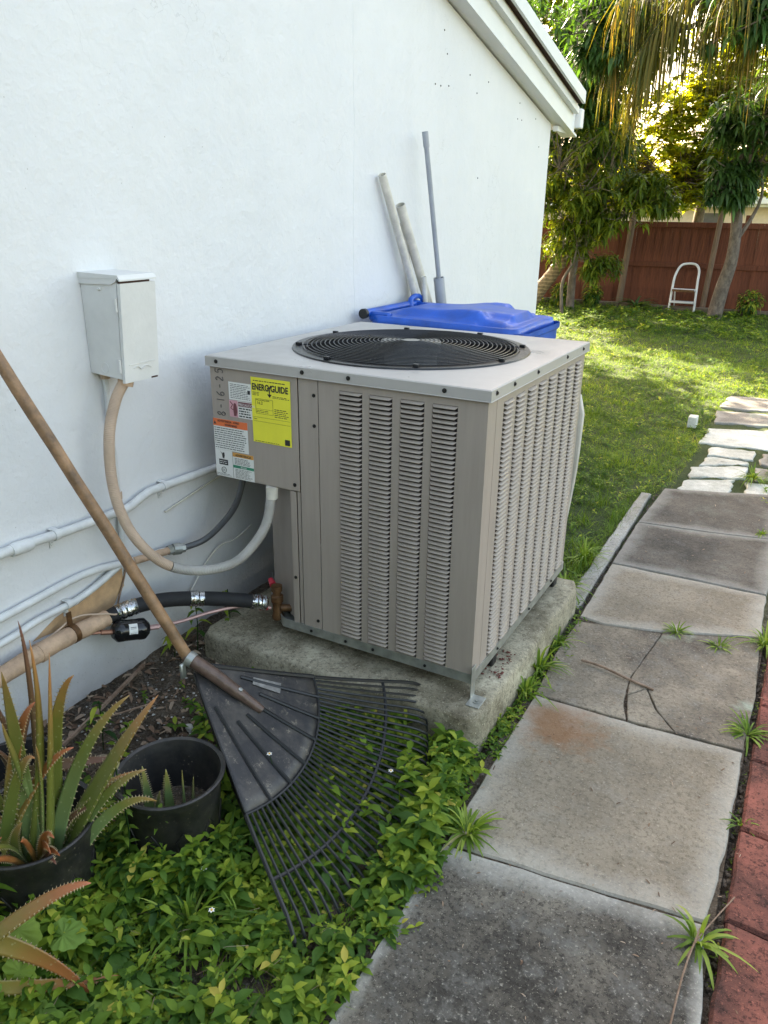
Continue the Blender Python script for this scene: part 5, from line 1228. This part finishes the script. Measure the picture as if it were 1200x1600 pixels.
# leaning posts
for q, lb in ((((-2.36, 12.10, -.19), (-2.29, 12.16, 1.36), .055), 'weathered brown post leaning on the fence behind the young mango trees'), (((-1.0, 12.05, -.19), (-.93, 12.18, 1.56), .045), 'weathered brown post leaning on the fence between ladder and right trunk')):
    b = MB(); b.tube([q[0], (Vector(q[0])+Vector(q[1]))*.5, q[1]], [q[2], q[2]*.95, q[2]*.9], 8); tag(b.build('post', POSTM, None, True), lb, 'post', 'posts leaning on the fence')

def tree(name, label, cat, trunk, tr, crown, nclus, per, ll, lw, m, seed, bark=BARK, group=None, droop=.9, clumps=9, minz=None, limbs=9, upright=False):
    r_ = np.random.default_rng(seed); t = thing(name, label, cat, trunk[0], group); P_ = spline(trunk, 6)
    MB().tube(P_, [tr[0]+(tr[1]-tr[0])*i/(len(P_)-1) for i in range(len(P_))], 10).build('trunk', bark, t, True)
    cs = [(np.array(c), np.array(r)) for c, r in crown]; top = np.array(P_[-1]); hubs = []
    for i in range(limbs):
        c, r = cs[i % len(cs)]; d = r_.normal(size=3); d /= np.linalg.norm(d); e_ = c+d*r*r_.uniform(.35, .8); st_i = int(len(P_)*r_.uniform(.6, 1.))-1; s = np.array(P_[max(0, st_i)])
        mid = (s+e_)/2+r_.normal(size=3)*.12; rr0 = tr[1]*.6
        MB().tube(spline([s, mid, e_], 5), [rr0*(1-.75*k/10) for k in range(11)], 6).build('limb', bark, t, True); hubs.append(e_)
    # clumped rosettes
    cent = []
    for i in range(clumps):
        c, r = cs[i % len(cs)]; d = r_.normal(size=3); d /= np.linalg.norm(d); cent.append((c+d*r*r_.uniform(.45, 1.)**.6*.85, min(r)*r_.uniform(.28, .5)))
    P, D, Nn, L, Wd, R_ = [], [], [], [], [], []; tw = MB()
    nclus = int(nclus*1.5)
    for k in range(nclus):
        if k % 3 == 0:
            c, r = cs[r_.integers(len(cs))]; p = c+(r_.random(3)*2-1)*r
        else:
            c, s = cent[r_.integers(len(cent))]; p = c+r_.normal(size=3)*s*.55
        if minz is not None and p[2] < minz: continue
        sh_ = r_.random()
        if k % 3 == 0 and hubs:
            h_ = min(hubs, key=lambda q: np.linalg.norm(q-p))
            if np.linalg.norm(h_-p) < .9: tw.tube([h_, (h_+p)/2+r_.normal(size=3)*.05, p], .006, 4, False)
        for j in range(per):
            a = 2*PI*(j/per)+r_.normal()*.3; el = r_.uniform(.0, 1.) if upright else r_.uniform(-.8, .9)
            P.append(p+r_.normal(size=3)*.02); D.append((cos(a), sin(a), el)); Nn.append((-el*cos(a), -el*sin(a), 1.)); L.append(ll*r_.uniform(.5, 1.05)); Wd.append(lw*r_.uniform(.7, 1.2)); R_.append(np.clip(.45*sh_+.55*r_.random(), 0, 1))
    if tw.v: tag(tw.build('twigs', bark, t), kind='stuff')
    cr = leaves('crown', P, D, Nn, np.array(L), np.array(Wd), 'lance', m, t, .3, droop*r_.uniform(.0, .8, len(P)), np.array(R_))
    return t
GM = 'young mango trees by the back fence'
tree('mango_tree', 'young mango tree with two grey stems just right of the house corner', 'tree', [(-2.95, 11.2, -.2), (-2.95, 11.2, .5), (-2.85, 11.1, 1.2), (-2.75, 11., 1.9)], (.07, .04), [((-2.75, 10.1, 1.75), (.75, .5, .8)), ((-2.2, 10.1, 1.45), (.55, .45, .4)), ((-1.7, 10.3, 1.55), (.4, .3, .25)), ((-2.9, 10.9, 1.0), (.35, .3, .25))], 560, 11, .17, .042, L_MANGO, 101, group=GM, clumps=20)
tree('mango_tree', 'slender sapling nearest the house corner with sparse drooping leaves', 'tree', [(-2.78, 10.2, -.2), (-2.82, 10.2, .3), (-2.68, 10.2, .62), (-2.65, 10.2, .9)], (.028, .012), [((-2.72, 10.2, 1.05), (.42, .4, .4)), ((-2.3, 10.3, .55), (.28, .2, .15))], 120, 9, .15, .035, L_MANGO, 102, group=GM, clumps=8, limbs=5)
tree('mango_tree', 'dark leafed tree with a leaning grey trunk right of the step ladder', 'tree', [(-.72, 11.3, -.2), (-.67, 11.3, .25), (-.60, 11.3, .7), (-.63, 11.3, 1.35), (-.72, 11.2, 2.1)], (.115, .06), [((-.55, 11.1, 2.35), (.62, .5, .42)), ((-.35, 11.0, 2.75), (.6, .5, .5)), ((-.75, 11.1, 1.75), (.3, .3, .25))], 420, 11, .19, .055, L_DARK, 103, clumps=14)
# big mango overhead: its trunk stands outside the frame on the right, boughs hang into view
tree('overhanging_mango_tree', 'large mango tree whose dark drooping boughs hang in from the right', 'tree', [(1.9, 9.2, -.2), (1.85, 9.2, 1.5), (1.5, 9.0, 3.), (.9, 8.6, 4.2)], (.2, .10), [((-.15, 8.1, 3.25), (.85, .5, .32)), ((.1, 8.6, 3.9), (1.0, .7, .5)), ((-2.1, 8.6, 3.35), (.4, .5, .4)), ((1.6, 9, 4.6), (1.8, 1.6, 1.2))], 720, 11, .20, .052, L_DARK, 104, clumps=22, limbs=16)
tree('rear_mango_tree', 'mango tree behind the roof edge with hanging green fruit and drooping leaves', 'tree', [(-3.9, 11.4, -.2), (-3.7, 11.3, 1.5), (-3.4, 11.2, 2.6), (-3.0, 11., 3.4)], (.12, .06), [((-2.9, 10.6, 3.5), (.75, .8, .7)), ((-2.9, 11.0, 2.5), (.7, .7, .7)), ((-4.3, 11.3, 3.3), (1.2, 1., 1.2))], 700, 11, .18, .046, L_DARK, 105, clumps=24, limbs=14)
b = MB(); b.lathe((-2.52, 9.6, 3.42), [(.0005, 0), (.04, .01), (.06, .05), (.055, .10), (.03, .14), (.0005, .15)], 14); tag(b.build('mango_fruit', plain('mango_skin', (.23, .19, .2), .4, 0, .3, 20), None, True), 'dusky mango fruit hanging beside the white roof edge', 'fruit')
# coconut palm
pm = thing('palm_tree', 'coconut palm with ringed leaning trunk and golden drooping fronds', 'palm', (-3.45, 10.6, -.2))
Pt = spline([(-3.5, 10.6, -.2), (-3.3, 10.55, .12), (-3.05, 10.5, .45), (-2.90, 10.5, .75), (-2.85, 10.7, 1.25), (-2.8, 11.2, 2.2), (-2.2, 10.9, 3.6), (-.95, 9.7, 4.5)], 8)
MB().tube(Pt, [.15 if i < 4 else .115-.001*i+.006*math.sin(i*2.4) for i in range(len(Pt))], 14).build('trunk', PALMB, pm, True)
CR = np.array([-.95, 9.7, 4.5])
def frond(ctrl, ln, seed, hang=1.):
    r_ = np.random.default_rng(seed); Q = spline([tuple(CR)]+ctrl, 26); Q = [np.array(q) for q in Q]; n = len(Q)
    rc = MB().tube([Vector(q) for q in Q[::4]]+[Vector(Q[-1])], [.022*(1-.8*i/(n/4)) if i < n/4 else .003 for i in range(len(Q[::4])+1)], 6)
    fr = rc.build('frond', L_PALM, pm, True); P, D, Nn, L, R_ = [], [], [], [], []
    for i in range(6, n-1):
        t = Q[i+1]-Q[i]; t /= np.linalg.norm(t)+1e-9; s = i/n; x = np.cross(t, (0, 0, 1)); x /= np.linalg.norm(x)+1e-9
        for sd_ in (-1, 1):
            for sub in (0, ):
                P.append(Q[i]+(Q[i+1]-Q[i])*(sub+r_.random()*.8)); D.append(x*sd_*.5*(1.1-hang*.6)+t*.45+np.array((0, 0, -.2*hang))+r_.normal(size=3)*.14); Nn.append((x[0]*.1, x[1]*.1, 1)); L.append(ln*math.sin(PI*min(.97, .12+s*.85))**.6*r_.uniform(.85, 1.1)); R_.append(r_.random()*.8+.2*s)
    leaves('leaflets', P, D, Nn, np.array(L), .019, 'lance', L_PALM, fr, .3, hang*r_.uniform(.35, .95, len(P)), np.array(R_))
frond([(-1.4, 9.2, 4.25), (-1.75, 8.6, 3.7), (-1.95, 8.3, 3.0)], .85, 1); frond([(-.9, 8.9, 4.4), (-1.2, 8.1, 3.5), (-1.5, 7.7, 2.9)], .85, 2); frond([(-.3, 9.2, 4.4), (-.3, 8.6, 3.7), (-.55, 8.2, 3.0)], .85, 3)
frond([(-.7, 9.0, 4.3), (-.75, 8.3, 3.7), (-.9, 7.9, 3.1)], .8, 4); frond([(-.2, 9.7, 4.5), (.5, 9.3, 3.9), (.8, 9.0, 3.2)], .9, 5); frond([(-1.1, 9.2, 4.1), (-1.5, 8.8, 3.4), (-1.75, 8.6, 2.6)], .8, 6)
frond([(-.95, 9.3, 5.1), (-1.2, 8.5, 5.3), (-1.5, 7.6, 4.6)], .9, 7); frond([(-.3, 10.3, 5.1), (.3, 10.9, 4.9), (.8, 11.4, 4.2)], .9, 8); frond([(-1.7, 10.3, 5.), (-2.4, 10.9, 4.8), (-2.9, 11.3, 4.1)], .9, 9)
# sunlit trees beyond the fence
GB = 'sunlit trees beyond the fence'
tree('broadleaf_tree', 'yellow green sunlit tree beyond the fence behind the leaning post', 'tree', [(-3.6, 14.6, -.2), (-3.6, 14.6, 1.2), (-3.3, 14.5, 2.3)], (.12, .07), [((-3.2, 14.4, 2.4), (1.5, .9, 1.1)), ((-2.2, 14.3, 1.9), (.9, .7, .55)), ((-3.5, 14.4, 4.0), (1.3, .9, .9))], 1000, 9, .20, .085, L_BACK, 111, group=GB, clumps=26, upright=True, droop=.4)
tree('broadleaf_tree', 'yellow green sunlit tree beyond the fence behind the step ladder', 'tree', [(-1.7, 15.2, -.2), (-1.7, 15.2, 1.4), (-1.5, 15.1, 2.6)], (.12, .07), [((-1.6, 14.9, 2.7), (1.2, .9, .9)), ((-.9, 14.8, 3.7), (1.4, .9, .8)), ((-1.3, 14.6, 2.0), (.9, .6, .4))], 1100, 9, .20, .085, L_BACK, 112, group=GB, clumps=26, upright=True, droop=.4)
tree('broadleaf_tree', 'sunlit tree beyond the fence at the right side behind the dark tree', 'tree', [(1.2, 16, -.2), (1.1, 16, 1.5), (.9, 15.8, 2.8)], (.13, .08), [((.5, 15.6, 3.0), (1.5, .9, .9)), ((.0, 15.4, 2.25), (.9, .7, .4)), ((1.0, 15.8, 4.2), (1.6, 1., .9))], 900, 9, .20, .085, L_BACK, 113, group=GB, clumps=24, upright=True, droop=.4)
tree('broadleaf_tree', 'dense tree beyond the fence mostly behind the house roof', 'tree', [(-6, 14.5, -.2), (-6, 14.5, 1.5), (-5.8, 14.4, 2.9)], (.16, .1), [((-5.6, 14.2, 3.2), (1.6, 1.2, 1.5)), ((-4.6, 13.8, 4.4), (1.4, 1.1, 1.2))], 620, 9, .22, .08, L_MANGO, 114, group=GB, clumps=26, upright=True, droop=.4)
# spiky rosette and bushes in the back bed
rs = thing('bromeliad', 'spiky grey green rosette plant in the back bed left of the ladder', 'plant', (-2.0, 11.8, -.18))
n = 34; a = rng.random(n)*2*PI; el = rng.uniform(.15, 1.3, n); PROF['long'] = [(0, .6, 0), (.2, 1, .0), (.45, .95, -.02), (.7, .7, -.07), (.88, .4, -.13), (1, .02, -.18)]
leaves('leaves', np.tile([[-2.0, 11.8, -.15]], (n, 1)), np.stack([np.cos(a), np.sin(a), el], 1), np.stack([-np.cos(a)*el, -np.sin(a)*el, np.ones(n)], 1), rng.uniform(.3, .55, n), .035, 'long', L_DARK, rs, .4, .4)
for x, y, rr, lb in ((-.28, 11.8, .17, 'small round green bush at the right end of the back bed'), (-2.72, 11.7, .15, 'small green bush at the foot of the mango stems'), (-3.2, 11.5, .16, 'low yellow green bush under the palm trunk')):
    bs = thing('bush', lb, 'bush', (x, y, -.18), 'bushes in the back bed'); n = 420; q = rng.normal(size=(n, 3)); q /= np.linalg.norm(q, axis=1)[:, None]; P = np.array([x, y, -.05+rr*.55])+q*rr*rng.random((n, 1))**.4*np.array([1, .8, 1.]); d = q+rng.normal(size=(n, 3))*.5
    leaves('foliage', P, d, np.tile([[0, 0, 1.]], (n, 1)), rng.uniform(.04, .09, n), .035, 'leaf', L_WEED, bs, .3, .4); MB().tube([(x, y, -.2), (x, y+.01, .0)], .01, 6).build('stem', BARK, bs)
# distant tree line closing the view all round
P, D, Nn = [], [], []; r_ = np.random.default_rng(5); n = 26000
ang = r_.uniform(-2.6, 1.6, n)
X = r_.uniform(-26, 22, n); Y = 30+r_.uniform(-2, 2.5, n)+2*np.sin(X*.7); Z = -.2+(3.2+1.2*np.sin(X*.55)+.8*np.sin(X*1.7+1))*r_.random(n)**.7
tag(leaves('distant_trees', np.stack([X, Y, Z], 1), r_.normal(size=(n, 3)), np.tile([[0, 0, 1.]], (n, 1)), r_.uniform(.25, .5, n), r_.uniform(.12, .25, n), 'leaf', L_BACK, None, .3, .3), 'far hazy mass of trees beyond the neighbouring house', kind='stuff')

# unseen foliage wall behind the camera, unseen trees at left, added to block light
hg = thing('added_hedge', 'tall dense foliage wall added unseen behind the camera to dim the near end', 'added_hedge', (1.5, -5.2, -.2))
MB().box(-1.0, 6.0, -5.6, -4.9, -.2, 2.7).build('core', plain('added_hedge_core', (.02, .028, .012), .95), hg)
n = 9000; leaves('foliage', np.stack([rng.uniform(-1.1, 6.1, n), rng.uniform(-5.0, -4.6, n), rng.uniform(-.2, 2.9, n)], 1), rng.normal(size=(n, 3)), np.tile([[0, 1., .3]], (n, 1)), rng.uniform(.08, .18, n), .06, 'leaf', L_DARK, hg, .3, .3)
tree('unseen_shade_tree', 'broad unseen tree added left of the house corner to shade the yard', 'tree', [(-6.4, 8.2, -.2), (-6.4, 8.2, 1.5), (-6.2, 8.1, 2.6)], (.18, .12), [((-6.4, 8.2, 3.3), (1.9, 1.9, 1.4)), ((-5.9, 7.6, 4.6), (1.5, 1.5, 1.0))], 900, 9, .26, .10, L_MANGO, 121, clumps=40, upright=True, droop=.4)  # both trees stand out of view, added to shade lawn and path
tree('unseen_shade_tree', 'second unseen tree added nearer the rear house wall to shade the yard', 'tree', [(-5.0, 6.2, -.2), (-5.0, 6.2, 1.5), (-4.8, 6.1000000000000005, 2.6)], (.18, .12), [((-5.0, 6.2, 3.3), (1.9, 1.9, 1.4)), ((-4.5, 5.6000000000000005, 4.6), (1.5, 1.5, 1.0))], 900, 9, .26, .10, L_MANGO, 122, clumps=40, upright=True, droop=.4)

for k, (c1, c2, c3) in enumerate([((-.7, 8.9, 4.5), (-.5, 8.0, 4.1), (-.65, 7.4, 3.3)), ((-1.2, 8.9, 4.5), (-1.4, 8.0, 4.0), (-1.75, 7.5, 3.3)), ((-.4, 9.0, 4.6), (0., 8.3, 4.1), (.15, 7.9, 3.2)), ((-1.2, 9.1, 4.2), (-1.45, 8.5, 3.6), (-1.6, 8.3, 3.0))]): frond([c1, c2, c3], .75, 20+k, .85)

for (x, y, n_, L_, W_, lb, sd) in [(-.40, -1.02, 40, .13, .005, 'fine grass clump in the weeds below the aloe pots', 71), (-.16, -.88, 34, .12, .004, 'fine grass clump poking through the lowest rake tines', 72), (-.02, -1.06, 40, .10, .004, 'fine grass clump in the weeds halfway along the blackened slab', 73), (-.30, -1.16, 34, .12, .006, 'grass clump near the bottom left among the low weeds', 74), (-.12, -1.28, 40, .13, .006, 'grass clump at the bottom edge of the weed bed', 75)]:
    o = tuft(x, y, n_, L_, W_, lb, sd, 1.7, -.025); o['group'] = 'grass clumps in the weed bed'
def reg_clump(r_, n):
    c = r_.integers(0, 34, n); q = np.random.default_rng(4); cx_, cy_ = q.uniform(-.9, .03, 34), q.uniform(1.2, 4.8, 34); cx_ = cx_-(cy_-1.3)*.15
    return cx_[c]+r_.normal(0, .035, n), cy_[c]+r_.normal(0, .05, n), np.full(n, 1.)
tag(blades('grass', 3600, reg_clump, .15, .0062, L_GRASS, 88, 1.1, .7), 'taller grass clumps rising from the near lawn', kind='stuff')
r_ = np.random.default_rng(9); n = 300; X = r_.uniform(.13, 1.0, n); Y = r_.uniform(-1., 2.6, n); a = r_.random(n)*2*PI
tag(leaves('path_litter', np.stack([X, Y, np.full(n, -.1475)], 1), np.stack([np.cos(a), np.sin(a), r_.normal(.03, .05, n)], 1), np.stack([0*X, 0*X, 1+0*X], 1), r_.uniform(.004, .022, n), r_.uniform(.0012, .005, n), 'lance', L_DRY, None, .3), 'dry scraps of leaf and straw scattered on the path', kind='stuff')

# taller mixed weeds crowding the pots
for (x, y, h_, n_, lb, sd) in [(-.30, -.98, .10, 14, 'bright leafy weed standing below the young aloe pot', 81), (-.44, -.95, .12, 16, 'leafy weed between the two black pots', 82), (-.47, -1.12, .15, 18, 'yellowish leafy weed in front of the tall aloe pot', 83), (-.56, -1.17, .20, 18, 'leafy weed at the left edge in front of the tall aloe', 84), (-.34, -1.04, .09, 12, 'short leafy weed beside the fine grass clump', 85)]: 
    seedling(x, y, h_, n_, lb, sd)

tag(blades('grass', 1500, lambda r_, n: (r_.uniform(-.05, .03, n), r_.uniform(.97, 2.5, n), np.full(n, 1.)*.8), .11, .0045, L_TUFT, 91, 1.3, .7), 'ragged grass spilling over the edge of the kerb strip', kind='stuff')
r_ = np.random.default_rng(19); n = 170; X = r_.uniform(-.45, .08, n); Y = r_.uniform(-1.35, -.25, n); a = r_.random(n)*2*PI
kf = np.array([rake_z(x, y) is None for x, y in zip(X, Y)]); X, Y, a = X[kf], Y[kf], a[kf]; n = len(X)
tag(leaves('dead_stems', np.stack([X, Y, gz(X, Y)+r_.uniform(.02, .07, n)], 1), np.stack([np.cos(a), np.sin(a), r_.normal(0, .35, n)], 1), np.stack([0*X, 0*X, 1+0*X], 1), r_.uniform(.03, .13, n), .0022, 'blade', L_DRY, None, 0, .3), 'dead straw stems caught among the low weeds', kind='stuff')
